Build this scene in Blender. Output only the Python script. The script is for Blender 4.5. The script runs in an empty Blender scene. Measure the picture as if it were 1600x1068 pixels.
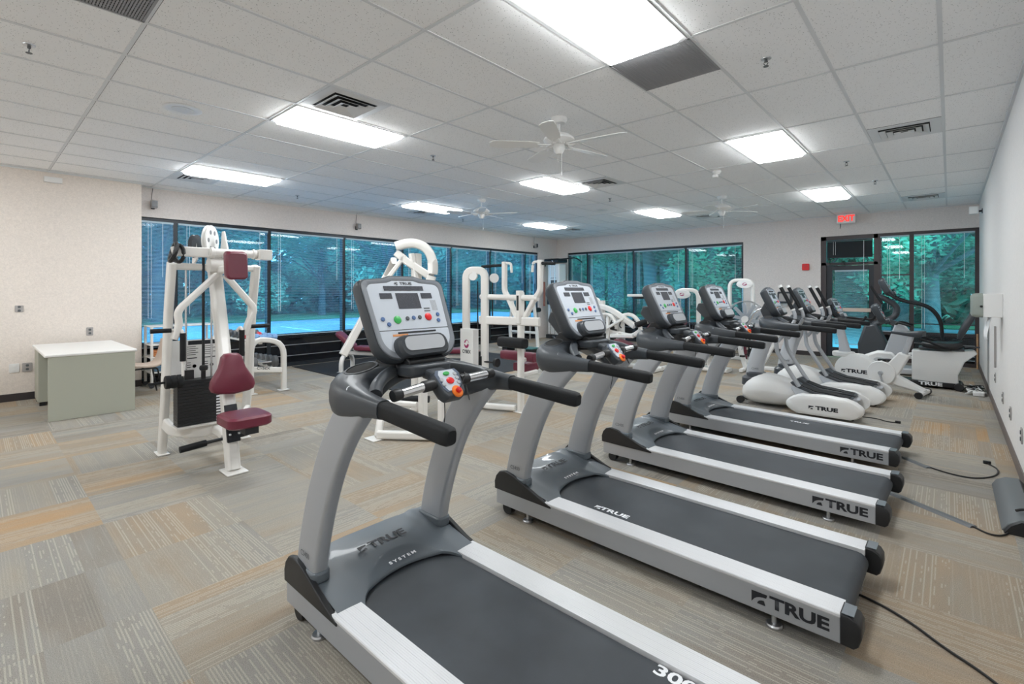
import bpy, bmesh, math, random
from mathutils import Vector, Matrix
PI = math.pi
random.seed(7)
SC = bpy.context.scene
COL = SC.collection
V = Vector
EYE, CEIL = 1.48, 3.146
ORIG = {}

# ------------------------------------------------------------------ materials
def nmat(name):
    m = bpy.data.materials.new(name); m.use_nodes = True
    return m, m.node_tree.nodes, m.node_tree.links, m.node_tree.nodes['Principled BSDF']
def mat(name, col, rough=.5, metal=0, bump=0, bscale=200, var=0, vscale=6, coat=0, spec=.5):
    m, N, L, B = nmat(name)
    B.inputs['Base Color'].default_value = (*col, 1)
    B.inputs['Roughness'].default_value = rough
    B.inputs['Metallic'].default_value = metal
    B.inputs['Specular IOR Level'].default_value = spec
    B.inputs['Coat Weight'].default_value = coat
    tc = N.new('ShaderNodeTexCoord')
    if var:
        n = N.new('ShaderNodeTexNoise'); n.inputs['Scale'].default_value = vscale; n.inputs['Detail'].default_value = 3
        L.new(tc.outputs['Object'], n.inputs['Vector'])
        r = N.new('ShaderNodeValToRGB')
        r.color_ramp.elements[0].position = .3; r.color_ramp.elements[1].position = .7
        r.color_ramp.elements[0].color = (*[c*(1-var) for c in col], 1)
        r.color_ramp.elements[1].color = (*[min(1, c*(1+var)) for c in col], 1)
        L.new(n.outputs['Fac'], r.inputs['Fac']); L.new(r.outputs['Color'], B.inputs['Base Color'])
    if bump:
        n = N.new('ShaderNodeTexNoise'); n.inputs['Scale'].default_value = bscale; n.inputs['Detail'].default_value = 2
        L.new(tc.outputs['Object'], n.inputs['Vector'])
        b = N.new('ShaderNodeBump'); b.inputs['Strength'].default_value = bump; b.inputs['Distance'].default_value = .002
        L.new(n.outputs['Fac'], b.inputs['Height']); L.new(b.outputs['Normal'], B.inputs['Normal'])
    return m
def emis(name, col, s):
    m, N, L, B = nmat(name)
    B.inputs['Base Color'].default_value = (*col, 1)
    B.inputs['Emission Color'].default_value = (*col, 1); B.inputs['Emission Strength'].default_value = s
    return m

M = {}
M['white'] = mat('white_enamel', (.79, .775, .745), .35, var=.03, vscale=3, coat=.2)
M['white_plastic'] = mat('white_plastic', (.80, .80, .79), .4)
M['silver'] = mat('silver_paint', (.42, .44, .47), .42, .35, bump=.1, bscale=500)
M['bodygrey'] = mat('grey_paint', (.25, .26, .28), .42, .25)
M['lightgrey'] = mat('light_grey_plastic', (.48, .50, .53), .4)
M['rail'] = mat('ribbed_aluminium', (.66, .67, .69), .45, .2)
M['dark'] = mat('charcoal_plastic', (.042, .047, .055), .38, bump=.25, bscale=700, coat=.1)
M['cowl'] = mat('slate_plastic', (.042, .049, .058), .44, bump=.15, bscale=700, coat=.06)
M['hood'] = mat('slate_hood_plastic', (.115, .138, .160), .36, bump=.15, bscale=600, coat=.2)
M['black'] = mat('black_plastic', (.012, .013, .015), .45)
M['foam'] = mat('black_foam', (.010, .0115, .0135), .6, spec=.32, bump=.5, bscale=500)
M['rubber'] = mat('black_rubber', (.018, .02, .024), .8, bump=.5, bscale=300, var=.3, vscale=60)
M['belt'] = mat('worn_belt', (.042, .049, .058), .55, spec=.4, bump=.4, bscale=600, var=.16, vscale=5)
M['panel'] = mat('console_panel', (.60, .65, .72), .35, coat=.3)
M['bezel'] = mat('bezel_grey', (.23, .25, .28), .4, coat=.2)
M['screen'] = mat('dark_screen', (.075, .08, .095), .25, var=.25, vscale=260)
M['chrome'] = mat('chrome', (.75, .76, .78), .18, 1)
M['steel'] = mat('brushed_steel', (.55, .56, .58), .35, .9)
M['red'] = mat('red_plastic', (.75, .015, .02), .4)
M['padblue'] = mat('keypad_slate', (.10, .13, .19), .4)
M['green'] = mat('green_plastic', (.05, .45, .10), .4)
M['orange'] = mat('orange_plastic', (.95, .22, .02), .4)
M['blue'] = mat('blue_plastic', (.10, .18, .38), .4)
M['burg'] = mat('burgundy_vinyl', (.155, .018, .040), .38, bump=.35, bscale=350, coat=.1)
M['ink'] = mat('black_ink', (.012, .014, .02), .5)
M['inkgrey'] = mat('grey_ink', (.10, .11, .12), .5)
M['inkwhite'] = mat('white_ink', (.85, .87, .9), .5)
M['inkmag'] = mat('magenta_ink', (.35, .02, .12), .5)
M['desk'] = mat('sage_laminate', (.42, .43, .36), .5, bump=.1)
M['desktop'] = mat('white_laminate', (.80, .79, .77), .35)
M['tan'] = mat('tan_plastic', (.62, .50, .42), .5)
M['base'] = mat('dark_vinyl_base', (.04, .033, .034), .45)
M['baseb'] = mat('taupe_vinyl_base', (.15, .125, .12), .5)
M['frame'] = mat('dark_aluminium', (.022, .027, .034), .4, .3)
M['framebrown'] = mat('bronze_aluminium', (.060, .048, .050), .45, .2)
M['plate'] = mat('grey_plate', (.38, .36, .35), .45)
M['grille'] = mat('grey_grille', (.30, .30, .31), .6)
M['ductdark'] = mat('duct_dark', (.02, .02, .02), .8)
M['cord'] = mat('black_cord', (.01, .01, .011), .5)
M['cordcover'] = mat('grey_cord_cover', (.12, .13, .14), .5)
M['towelorange'] = mat('orange_cloth', (.75, .33, .14), .9, bump=.5)
M['towelblue'] = mat('blue_cloth', (.12, .22, .32), .9, bump=.5)
M['towelwhite'] = mat('white_paper', (.85, .86, .88), .8)
M['teal'] = mat('teal_vinyl', (.03, .13, .13), .6)
M['wood'] = mat('wood', (.48, .28, .14), .5, var=.2, vscale=20)
M['brownstrap'] = mat('brown_leather', (.30, .085, .035), .5)
M['dispenser'] = mat('sage_dispenser', (.30, .34, .31), .35)
M['dbgrey'] = mat('cast_iron', (.13, .135, .14), .5, .5, bump=.4)
M['dbred'] = mat('red_vinyl', (.60, .05, .06), .4)
M['dbblue'] = mat('blue_vinyl', (.20, .36, .62), .4)
M['slat'] = mat('blue_grey_slats', (.40, .51, .58), .45)
M['slatdark'] = mat('dark_slats', (.03, .035, .04), .5)
M['asphalt'] = mat('asphalt', (.30, .36, .44), .85, var=.15, vscale=.3)
M['paint'] = mat('road_paint', (.8, .8, .8), .8)
M['trunk'] = mat('bark', (.13, .12, .12), .9, bump=.8, bscale=20, var=.3)
M['lamp'] = emis('lamp_diffuser', (.95, .985, 1.0), 8.0)
M['exitred'] = emis('exit_red', (1.0, .04, .03), .42)
M['fan'] = mat('white_fan', (.80, .80, .79), .4)
M['tbar'] = mat('white_tbar', (.70, .71, .72), .5)

def grass_mat():
    m, N, L, B = nmat('grass'); B.inputs['Roughness'].default_value = .9
    n = N.new('ShaderNodeTexNoise'); n.inputs['Scale'].default_value = 1.5; n.inputs['Detail'].default_value = 6
    r = N.new('ShaderNodeValToRGB'); r.color_ramp.elements[0].color = (.05, .15, .07, 1); r.color_ramp.elements[1].color = (.14, .32, .15, 1)
    L.new(n.outputs['Fac'], r.inputs['Fac']); L.new(r.outputs['Color'], B.inputs['Base Color']); return m
M['grass'] = grass_mat()
def leaf_mat(name, c0, c1):
    m, N, L, B = nmat(name); B.inputs['Roughness'].default_value = .6
    tc = N.new('ShaderNodeTexCoord'); oi = N.new('ShaderNodeObjectInfo')
    n = N.new('ShaderNodeTexNoise'); n.inputs['Scale'].default_value = .55; n.inputs['Detail'].default_value = 5
    ad = N.new('ShaderNodeVectorMath'); ad.operation = 'ADD'
    L.new(tc.outputs['Object'], ad.inputs[0]); L.new(oi.outputs['Location'], ad.inputs[1]); L.new(ad.outputs[0], n.inputs['Vector'])
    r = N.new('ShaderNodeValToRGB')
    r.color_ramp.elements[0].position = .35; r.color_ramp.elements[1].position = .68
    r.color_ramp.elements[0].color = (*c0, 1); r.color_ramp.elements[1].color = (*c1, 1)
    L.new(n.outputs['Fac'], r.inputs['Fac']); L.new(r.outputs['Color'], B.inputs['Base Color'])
    tr = N.new('ShaderNodeBsdfTranslucent'); L.new(r.outputs['Color'], tr.inputs['Color'])
    mx = N.new('ShaderNodeMixShader'); mx.inputs[0].default_value = .35
    L.new(B.outputs[0], mx.inputs[1]); L.new(tr.outputs[0], mx.inputs[2])
    L.new(mx.outputs[0], N['Material Output'].inputs['Surface']); return m
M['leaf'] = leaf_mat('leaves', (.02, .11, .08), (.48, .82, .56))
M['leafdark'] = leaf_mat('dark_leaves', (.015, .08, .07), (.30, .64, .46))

def glass_mat(name, tint, refl):
    m, N, L, B = nmat(name); N.remove(B)
    t = N.new('ShaderNodeBsdfTransparent'); t.inputs['Color'].default_value = (*tint, 1)
    g = N.new('ShaderNodeBsdfGlossy'); g.inputs['Roughness'].default_value = .012; g.inputs['Color'].default_value = (.9, .95, 1, 1)
    f = N.new('ShaderNodeFresnel'); f.inputs['IOR'].default_value = refl
    mx = N.new('ShaderNodeMixShader')
    ge = N.new('ShaderNodeNewGeometry'); sb = N.new('ShaderNodeMath'); sb.operation = 'SUBTRACT'; sb.inputs[0].default_value = 1; L.new(ge.outputs['Backfacing'], sb.inputs[1])
    mu = N.new('ShaderNodeMath'); mu.operation = 'MULTIPLY'; L.new(f.outputs[0], mu.inputs[0]); L.new(sb.outputs[0], mu.inputs[1])
    L.new(mu.outputs[0], mx.inputs[0]); L.new(t.outputs[0], mx.inputs[1]); L.new(g.outputs[0], mx.inputs[2])
    L.new(mx.outputs[0], N['Material Output'].inputs['Surface']); return m
M['glassL'] = glass_mat('tinted_glass_blue', (.40, .74, .92), 1.6)
M['glassB'] = glass_mat('tinted_glass_teal', (.38, .78, .84), 1.6)
M['clear'] = glass_mat('clear_plastic', (.88, .9, .92), 1.4)
M['spandrel'] = mat('black_spandrel_glass', (.008, .009, .012), .12)

def wall_mat(name, c, k=.06):
    m, N, L, B = nmat(name); B.inputs['Roughness'].default_value = .75
    tc = N.new('ShaderNodeTexCoord')
    n = N.new('ShaderNodeTexNoise'); n.inputs['Scale'].default_value = 42; n.inputs['Detail'].default_value = 4; n.inputs['Distortion'].default_value = 1.2
    L.new(tc.outputs['Object'], n.inputs['Vector'])
    r = N.new('ShaderNodeValToRGB'); r.color_ramp.elements[0].position = .35; r.color_ramp.elements[1].position = .65
    r.color_ramp.elements[0].color = (*[x*(1-k) for x in c], 1); r.color_ramp.elements[1].color = (*[x*(1+k) for x in c], 1)
    L.new(n.outputs['Fac'], r.inputs['Fac']); L.new(r.outputs['Color'], B.inputs['Base Color'])
    b = N.new('ShaderNodeBump'); b.inputs['Strength'].default_value = .35; b.inputs['Distance'].default_value = .003
    L.new(n.outputs['Fac'], b.inputs['Height']); L.new(b.outputs['Normal'], B.inputs['Normal']); return m
M['wall'] = wall_mat('wallpaper', (.72, .665, .635))
M['wallleft'] = wall_mat('wallpaper_warm', (.78, .71, .65))
M['wallright'] = wall_mat('wallpaper_pale', (.78, .76, .745), .03)

def ceiling_mat():
    m, N, L, B = nmat('acoustic_tiles'); B.inputs['Roughness'].default_value = .9
    tc = N.new('ShaderNodeTexCoord')
    vo = N.new('ShaderNodeTexVoronoi'); vo.inputs['Scale'].default_value = 62; L.new(tc.outputs['Object'], vo.inputs['Vector'])
    lt = N.new('ShaderNodeMath'); lt.operation = 'LESS_THAN'; lt.inputs[1].default_value = .20; L.new(vo.outputs['Distance'], lt.inputs[0])
    n = N.new('ShaderNodeTexNoise'); n.inputs['Scale'].default_value = 150; L.new(tc.outputs['Object'], n.inputs['Vector'])
    g = N.new('ShaderNodeMath'); g.operation = 'GREATER_THAN'; g.inputs[1].default_value = .50; L.new(n.outputs['Fac'], g.inputs[0])
    mu = N.new('ShaderNodeMath'); mu.operation = 'MULTIPLY'; L.new(lt.outputs[0], mu.inputs[0]); L.new(g.outputs[0], mu.inputs[1])
    mx = N.new('ShaderNodeMix'); mx.data_type = 'RGBA'
    mx.inputs['A'].default_value = (.92, .92, .92, 1); mx.inputs['B'].default_value = (.34, .34, .34, 1)
    L.new(mu.outputs[0], mx.inputs['Factor']); L.new(mx.outputs['Result'], B.inputs['Base Color']); return m
M['ceil'] = ceiling_mat()

def carpet_mat():
    m, N, L, B = nmat('carpet_tiles'); B.inputs['Roughness'].default_value = .95; B.inputs['Specular IOR Level'].default_value = .1
    tc = N.new('ShaderNodeTexCoord'); sx = N.new('ShaderNodeSeparateXYZ'); L.new(tc.outputs['Object'], sx.inputs[0])
    def math_(op, a, b=None, c=None):
        n = N.new('ShaderNodeMath'); n.operation = op
        for i, q in enumerate((a, b, c)):
            if q is None: continue
            if isinstance(q, (int, float)): n.inputs[i].default_value = q
            else: L.new(q, n.inputs[i])
        return n.outputs[0]
    def comb(a, b, c=0.0):
        n = N.new('ShaderNodeCombineXYZ')
        for i, q in enumerate((a, b, c)):
            if isinstance(q, (int, float)): n.inputs[i].default_value = q
            else: L.new(q, n.inputs[i])
        return n.outputs[0]
    def white(vec, out='Value'):
        n = N.new('ShaderNodeTexWhiteNoise'); n.noise_dimensions = '3D'; L.new(vec, n.inputs['Vector']); return n.outputs[out]
    def noise(vec, scale, detail=2):
        n = N.new('ShaderNodeTexNoise'); n.inputs['Scale'].default_value = scale; n.inputs['Detail'].default_value = detail
        L.new(vec, n.inputs['Vector']); return n.outputs['Fac']
    X, Y = sx.outputs['X'], sx.outputs['Y']
    T = .61
    cx = math_('FLOOR', math_('DIVIDE', math_('ADD', X, .32), T)); cy = math_('FLOOR', math_('DIVIDE', math_('ADD', Y, .04), T))
    # each tile carries bands of different colour running along its pile
    turn = math_('GREATER_THAN', white(comb(cx, cy, 3.0)), .5)
    def mixv(f, a, b):
        n = N.new('ShaderNodeMix'); L.new(f, n.inputs['Factor'])
        for i, q in ((2, a), (3, b)):
            if isinstance(q, (int, float)): n.inputs[i].default_value = q
            else: L.new(q, n.inputs[i])
        return n.outputs[0]
    U = mixv(turn, X, Y); W = mixv(turn, Y, X)
    sub = math_('FLOOR', math_('DIVIDE', U, .2033))
    tilev = comb(cx, cy, 0.0)
    bandrnd = white(comb(math_('ADD', cx, math_('MULTIPLY', sub, .37)), cy, math_('ADD', sub, 5.0)))
    tilernd = white(tilev)
    soft = noise(comb(X, Y, 0.0), 1.1, 2)
    f = math_('ADD', math_('MULTIPLY', tilernd, .46), math_('MULTIPLY', bandrnd, .20))
    f = math_('ADD', f, math_('MULTIPLY', soft, .44))
    f = math_('ADD', f, math_('MULTIPLY', math_('SUBTRACT', noise(comb(math_('MULTIPLY', U, 9.0), math_('MULTIPLY', W, 1.3), cx), 1.0, 2), .5), .35))
    r = N.new('ShaderNodeValToRGB'); cr = r.color_ramp
    cr.elements[0].position = .15; cr.elements[0].color = (.235, .222, .205, 1)
    cr.elements[1].position = .98; cr.elements[1].color = (.47, .31, .19, 1)
    for p, c in ((.3, (.29, .265, .235)), (.42, (.32, .31, .29)), (.55, (.36, .335, .295)), (.68, (.355, .305, .25)), (.80, (.40, .325, .25)), (.88, (.45, .33, .225))):
        e = cr.elements.new(p); e.color = (*c, 1)
    L.new(f, r.inputs['Fac'])
    # fine light ribs
    ribf = math_('FLOOR', math_('DIVIDE', U, .0135))
    ribw = math_('GREATER_THAN', math_('FRACT', math_('DIVIDE', U, .0135)), .55)
    ribr = white(comb(ribf, cx, cy))
    seg = noise(comb(math_('MULTIPLY', ribf, 7.3), math_('MULTIPLY', W, 13.0), 0.0), 1.0, 1)
    rib = math_('MULTIPLY', ribw, math_('GREATER_THAN', math_('ADD', math_('MULTIPLY', ribr, .45), math_('MULTIPLY', seg, .8)), .60))
    strong = math_('GREATER_THAN', white(comb(cx, cy, math_('ADD', sub, 11.0))), .50)
    ribamt = math_('MULTIPLY', rib, math_('ADD', math_('MULTIPLY', strong, .34), .14))
    mx = N.new('ShaderNodeMix'); mx.data_type = 'RGBA'; L.new(ribamt, mx.inputs['Factor'])
    L.new(r.outputs['Color'], mx.inputs['A']); mx.inputs['B'].default_value = (.55, .52, .45, 1)
    fine = noise(comb(X, Y, 0.0), 260, 1)
    hs = N.new('ShaderNodeHueSaturation'); hs.inputs['Saturation'].default_value = 1.15; L.new(mx.outputs['Result'], hs.inputs['Color'])
    L.new(math_('ADD', math_('MULTIPLY', fine, .95), .44), hs.inputs['Value'])
    L.new(hs.outputs[0], B.inputs['Base Color'])
    b = N.new('ShaderNodeBump'); b.inputs['Strength'].default_value = .5; b.inputs['Distance'].default_value = .004
    L.new(math_('ADD', math_('MULTIPLY', ribw, .4), fine), b.inputs['Height']); L.new(b.outputs['Normal'], B.inputs['Normal'])
    return m
M['carpet'] = carpet_mat()

# ------------------------------------------------------------------ mesh building
def fillet(pts, r, n=5):
    pts = [V(p) for p in pts]
    if r <= 0 or len(pts) < 3: return pts
    out = [pts[0]]
    for i in range(1, len(pts)-1):
        a, b, c = pts[i-1], pts[i], pts[i+1]
        ra = min(r, (a-b).length*.49); rc = min(r, (c-b).length*.49)
        p0 = b+(a-b).normalized()*ra; p1 = b+(c-b).normalized()*rc
        for k in range(n+1):
            t = k/n; out.append(p0*(1-t)**2+b*2*t*(1-t)+p1*t*t)
    out.append(pts[-1]); return out
def rrect(w, h, r=.25, n=3):
    """ring of a rounded rectangle, r relative to the short side"""
    rr = min(w, h)*r; o = []
    for cx, cy, a0 in ((w/2-rr, h/2-rr, 0), (-w/2+rr, h/2-rr, 90), (-w/2+rr, -h/2+rr, 180), (w/2-rr, -h/2+rr, 270)):
        for k in range(n):
            a = math.radians(a0+90*k/(n-1) if n > 1 else a0+45); o.append((cx+rr*math.cos(a), cy+rr*math.sin(a)))
    return o
def circle(r, n=16): return [(r*math.cos(2*PI*k/n), r*math.sin(2*PI*k/n)) for k in range(n)]

class MB:
    def __init__(s): s.bm = bmesh.new()
    def ring(s, pts): return [s.bm.verts.new(p) for p in pts]
    def loft(s, rings, cap=True, loop=False):
        rs = [s.ring(r) for r in rings]; n = len(rs[0])
        pairs = list(zip(rs, rs[1:]))+([(rs[-1], rs[0])] if loop else [])
        for a, b in pairs:
            for i in range(n):
                j = (i+1) % n
                try: s.bm.faces.new((a[i], a[j], b[j], b[i]))
                except ValueError: pass
        if cap and not loop:
            s.bm.faces.new(rs[0][::-1]); s.bm.faces.new(rs[-1])
        return s
    def box(s, x0, x1, y0, y1, z0, z1):
        return s.loft([[(x0, y0, z), (x1, y0, z), (x1, y1, z), (x0, y1, z)] for z in (z0, z1)])
    def rbox(s, c, size, rot=None, r=.2, n=3, axis=2):
        """box with rounded corners about its local axis"""
        R = rot if rot is not None else Matrix.Identity(3)
        o = [(0, 1, 2), (1, 2, 0), (2, 0, 1)]
        a, b, d = {2: (0, 1, 2), 0: (1, 2, 0), 1: (2, 0, 1)}[axis]
        rings = []
        for t in (-.5, .5):
            ring = []
            for u, v in rrect(size[a], size[b], r, n):
                p = [0, 0, 0]; p[a] = u; p[b] = v; p[d] = t*size[d]; ring.append(V(c)+R @ V(p))
            rings.append(ring)
        return s.loft(rings)
    def sweep(s, pts, prof, up=(0, 0, 1), scale=None, loop=False):
        pts = [V(p) for p in pts]; rings = []; up = V(up); n = len(pts)
        for i, p in enumerate(pts):
            if loop: t = (pts[(i+1) % n]-pts[i-1]).normalized()
            else: t = (pts[min(i+1, n-1)]-pts[max(i-1, 0)]).normalized()
            u = up if abs(t.dot(up)) < .98 else V((1, 0, 0)) if abs(t.x) < .9 else V((0, 1, 0))
            rt = t.cross(u).normalized(); uu = rt.cross(t).normalized()
            k = scale[i] if scale else 1
            rings.append([p+rt*a*k+uu*b*k for a, b in prof])
        return s.loft(rings, loop=loop)
    def tube(s, pts, r, fil=0, n=10, loop=False): return s.sweep(fillet(pts, fil) if not loop else pts, circle(r, n), loop=loop)
    def bar(s, pts, w, h, fil=0, up=(0, 0, 1), r=.2): return s.sweep(fillet(pts, fil), rrect(w, h, r, 2), up)
    def cyl(s, p0, p1, r, r2=None, n=20):
        p0, p1 = V(p0), V(p1); t = (p1-p0).normalized(); u = V((0, 0, 1)) if abs(t.z) < .9 else V((1, 0, 0))
        a = t.cross(u).normalized(); b = a.cross(t); r2 = r if r2 is None else r2
        return s.loft([[p+a*q*math.cos(2*PI*k/n)+b*q*math.sin(2*PI*k/n) for k in range(n)] for p, q in ((p0, r), (p1, r2))])
    def prism(s, poly, axis, a0, a1):
        f = {'y': lambda u, v, a: (u, a, v), 'x': lambda u, v, a: (a, u, v), 'z': lambda u, v, a: (u, v, a)}[axis]
        return s.loft([[f(u, v, a) for u, v in poly] for a in (a0, a1)])
    def lathe(s, prof, c, axis=(0, 0, 1), n=24):
        c = V(c); t = V(axis).normalized(); u = V((0, 0, 1)) if abs(t.z) < .9 else V((1, 0, 0))
        a = t.cross(u).normalized(); b = a.cross(t)
        return s.loft([[c+t*z+a*max(r, 1e-4)*math.cos(2*PI*k/n)+b*max(r, 1e-4)*math.sin(2*PI*k/n) for k in range(n)] for r, z in prof])
    def grid(s, fn, nu, nv, thick=None):
        vs = [[s.bm.verts.new(fn(i/nu, j/nv)) for j in range(nv+1)] for i in range(nu+1)]
        for i in range(nu):
            for j in range(nv): s.bm.faces.new((vs[i][j], vs[i+1][j], vs[i+1][j+1], vs[i][j+1]))
        return s
    def build(s, name, m, parent=None, bevel=0, seg=2, smooth=True, sub=0, solid=0):
        bmesh.ops.recalc_face_normals(s.bm, faces=s.bm.faces)
        me = bpy.data.meshes.new(name); 
        o = bpy.data.objects.new(name, me)
        off = V((0, 0, 0)); q = parent
        while q is not None:
            if q.name in ORIG: off = ORIG[q.name]; break
            q = q.parent
        if off.length: bmesh.ops.translate(s.bm, verts=s.bm.verts, vec=-off)
        s.bm.to_mesh(me); s.bm.free()
        me.materials.append(M[m] if isinstance(m, str) else m)
        if smooth:
            for p in me.polygons: p.use_smooth = True
            me.set_sharp_from_angle(angle=math.radians(38))
        COL.objects.link(o)
        if parent: o.parent = parent
        if solid:
            k = o.modifiers.new('Solidify', 'SOLIDIFY'); k.thickness = solid; k.offset = 0
        if bevel:
            k = o.modifiers.new('Bevel', 'BEVEL'); k.width = bevel; k.segments = seg; k.limit_method = 'ANGLE'; k.angle_limit = math.radians(40); k.harden_normals = False
        if sub:
            k = o.modifiers.new('Subdivision', 'SUBSURF'); k.levels = sub; k.render_levels = sub
        return o

def each(b, name, m, parent=None, **kw):
    """every loose piece becomes an object of its own"""
    seen, out = set(), []
    for f0 in b.bm.faces:
        if f0 in seen: continue
        st, isl = [f0], []
        seen.add(f0)
        while st:
            f = st.pop(); isl.append(f)
            for e_ in f.edges:
                for g in e_.link_faces:
                    if g not in seen: seen.add(g); st.append(g)
        n = MB(); vm = {}
        for f in isl:
            for v in f.verts:
                if v not in vm: vm[v] = n.bm.verts.new(v.co)
            n.bm.faces.new([vm[v] for v in f.verts])
        out.append(n.build(name, m, parent, **kw))
    b.bm.free(); return out
def tag(o, label, cat, group=None, kind=None):
    if label: o['label'] = label
    if cat: o['category'] = cat
    if group: o['group'] = group
    if kind: o['kind'] = kind
    return o
def thing(name, label, cat, loc=(0, 0, 0), group=None, world=False, rz=0):
    o = bpy.data.objects.new(name, None); COL.objects.link(o); o.location = loc; o.rotation_euler.z = rz
    o.empty_display_size = .1
    tag(o, label, cat, group)
    if world: ORIG[o.name] = V(loc)
    return o
def struct(o): o['kind'] = 'structure'; return o
def dup(root, loc, rz=0, label=None, group=None):
    r = root.copy(); COL.objects.link(r); r.location = loc; r.rotation_euler.z = rz
    if label: r['label'] = label
    if group: r['group'] = group
    def rec(a, b):
        for ch in list(a.children):
            c = ch.copy(); COL.objects.link(c); c.parent = b; rec(ch, c)
    rec(root, r); return r
_tc = {}
def text(s, size, org, right, up, m, parent, name='lettering', sx=1.0, bold=0.0, shear=0.0, depth=.0006):
    cu = bpy.data.curves.new('t', 'FONT'); cu.body = s; cu.size = size; cu.align_x = 'CENTER'; cu.align_y = 'CENTER'
    cu.extrude = 0; cu.offset = bold; cu.shear = shear; cu.resolution_u = 3
    ob = bpy.data.objects.new('t', cu); COL.objects.link(ob)
    dg = bpy.context.evaluated_depsgraph_get(); me = bpy.data.meshes.new_from_object(ob.evaluated_get(dg))
    bpy.data.objects.remove(ob); bpy.data.curves.remove(cu)
    r, u = V(right).normalized(), V(up).normalized(); nn = r.cross(u)
    off = V((0, 0, 0)); q = parent
    while q is not None:
        if q.name in ORIG: off = ORIG[q.name]; break
        q = q.parent
    for v in me.vertices: v.co = V(org)-off+r*v.co.x*sx+u*v.co.y+nn*depth
    me.name = name; me.materials.clear(); me.materials.append(M[m])
    o = bpy.data.objects.new(name, me); COL.objects.link(o); o.parent = parent
    return o
def logo(size, org, right, up, m, parent, depth=.0006):
    """black square mark with a white arch cut through it"""
    r, u = V(right).normalized(), V(up).normalized(); nn = r.cross(u); b = MB()
    P = lambda x, y: V(org)+r*x*size+u*y*size+nn*depth
    arc = [(.08+.95*math.sin(t*PI/2/6)*1.0, .0+.62*math.sin(t*PI/2/6) if t else 0) for t in range(7)]
    out = [(0, 0), (0, .9), (1.15, .9), (1.08, .62)]
    a = [(1.08, .62)]+[(1.08-1.0*math.sin(k*PI/12), .62-.62*(1-math.cos(k*PI/12))) for k in range(1, 7)]
    pts = [(0, .0), (0, .9), (1.15, .9)]+a[:-1]
    vs = [b.bm.verts.new(P(*p)) for p in pts]; b.bm.faces.new(vs)
    d = [(.42, 0)]+[(.42+.5*(1-math.cos(k*PI/10))/2*1.9, .36*math.sin(k*PI/10)) for k in range(1, 6)]+[(1.02, 0)]
    vs = [b.bm.verts.new(P(*p)) for p in d]; b.bm.faces.new(vs)
    return b.build('emblem', m, parent, smooth=False)

# ------------------------------------------------------------------ room shell
XL, XJ, XR, YB, YJ, YF = -9.53, -9.3, .415, 12.88, 1.79, -3.0
WT = .12
def sbox(name, m, *a, parent=None):
    o = MB().box(*a).build(name, m, parent, smooth=False)
    if parent is None: struct(o)
    return o
sbox('floor', 'carpet', XL-WT, XR, YF, YB+WT, -.05, 0)
sbox('ceiling', 'ceil', XL-WT, XR, YF, YB+WT, CEIL, CEIL+.05)
b = MB(); b.box(XJ-.35, XJ, YF, YJ, 0, CEIL); struct(b.build('wall_left_front', 'wallleft', smooth=False))
W1 = (YJ, 11.93, 2.66)
b = MB(); b.box(XL-WT-.1, XL, W1[0], YB, W1[2], CEIL); b.box(XL-WT-.1, XL, W1[1], YB, 0, W1[2]); struct(b.build('wall_left', 'wall', smooth=False))
b = MB()
b.box(XL, XR, YB, YB+.22, 2.685, CEIL); b.box(XL-.1, -9.10, YB, YB+.22, 0, 2.685); b.box(-3.80, -2.16, YB, YB+.22, 0, 2.685)
struct(b.build('wall_back', 'wall', smooth=False))
sbox('wall_right', 'wallright', XR, XR+.15, YF, YB+.22, 0, CEIL)
sbox('wall_front', 'wallright', XJ, XR, YF-.15, YF, 0, CEIL)
sbox('baseboard_left', 'base', XJ, XJ+.008, YF, YJ, 0, .10)
sbox('baseboard_right', 'baseb', XR-.008, XR, YF, YB, 0, .10)
b = MB(); b.box(-3.80, -2.16, YB-.008, YB, 0, .10); b.box(XL, -9.10, YB-.008, YB, 0, .10); struct(b.build('baseboard_back', 'base', smooth=False))
# ceiling grid
GX = [-.0465-.61*k for k in range(16)]; GY = [.731+1.22*j for j in range(-3, 10)]
b = MB()
for x in GX: b.box(x-.012, x+.012, YF, YB, CEIL-.006, CEIL-.0005)
for y in GY:
    b.box(XL, XR, y-.012, y+.012, CEIL-.0052, CEIL-.0004)
struct(b.build('trim_1', 'tbar', smooth=False))
b = MB()   # dark strips standing in for the shadow gap beside the grid bars
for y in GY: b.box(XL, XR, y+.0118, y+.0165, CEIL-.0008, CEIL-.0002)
struct(b.build('grid_shadow', 'ductdark', smooth=False))
b = MB(); b.box(XJ, XJ+.022, YF, YJ, CEIL-.022, CEIL-.001); b.box(XR-.022, XR, YF, YB, CEIL-.022, CEIL-.001); b.box(XL, XR, YB-.022, YB, CEIL-.022, CEIL-.001); b.box(XL, XL+.022, YJ, YB, CEIL-.022, CEIL-.001)
struct(b.build('trim_3', 'tbar', smooth=False))

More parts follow.
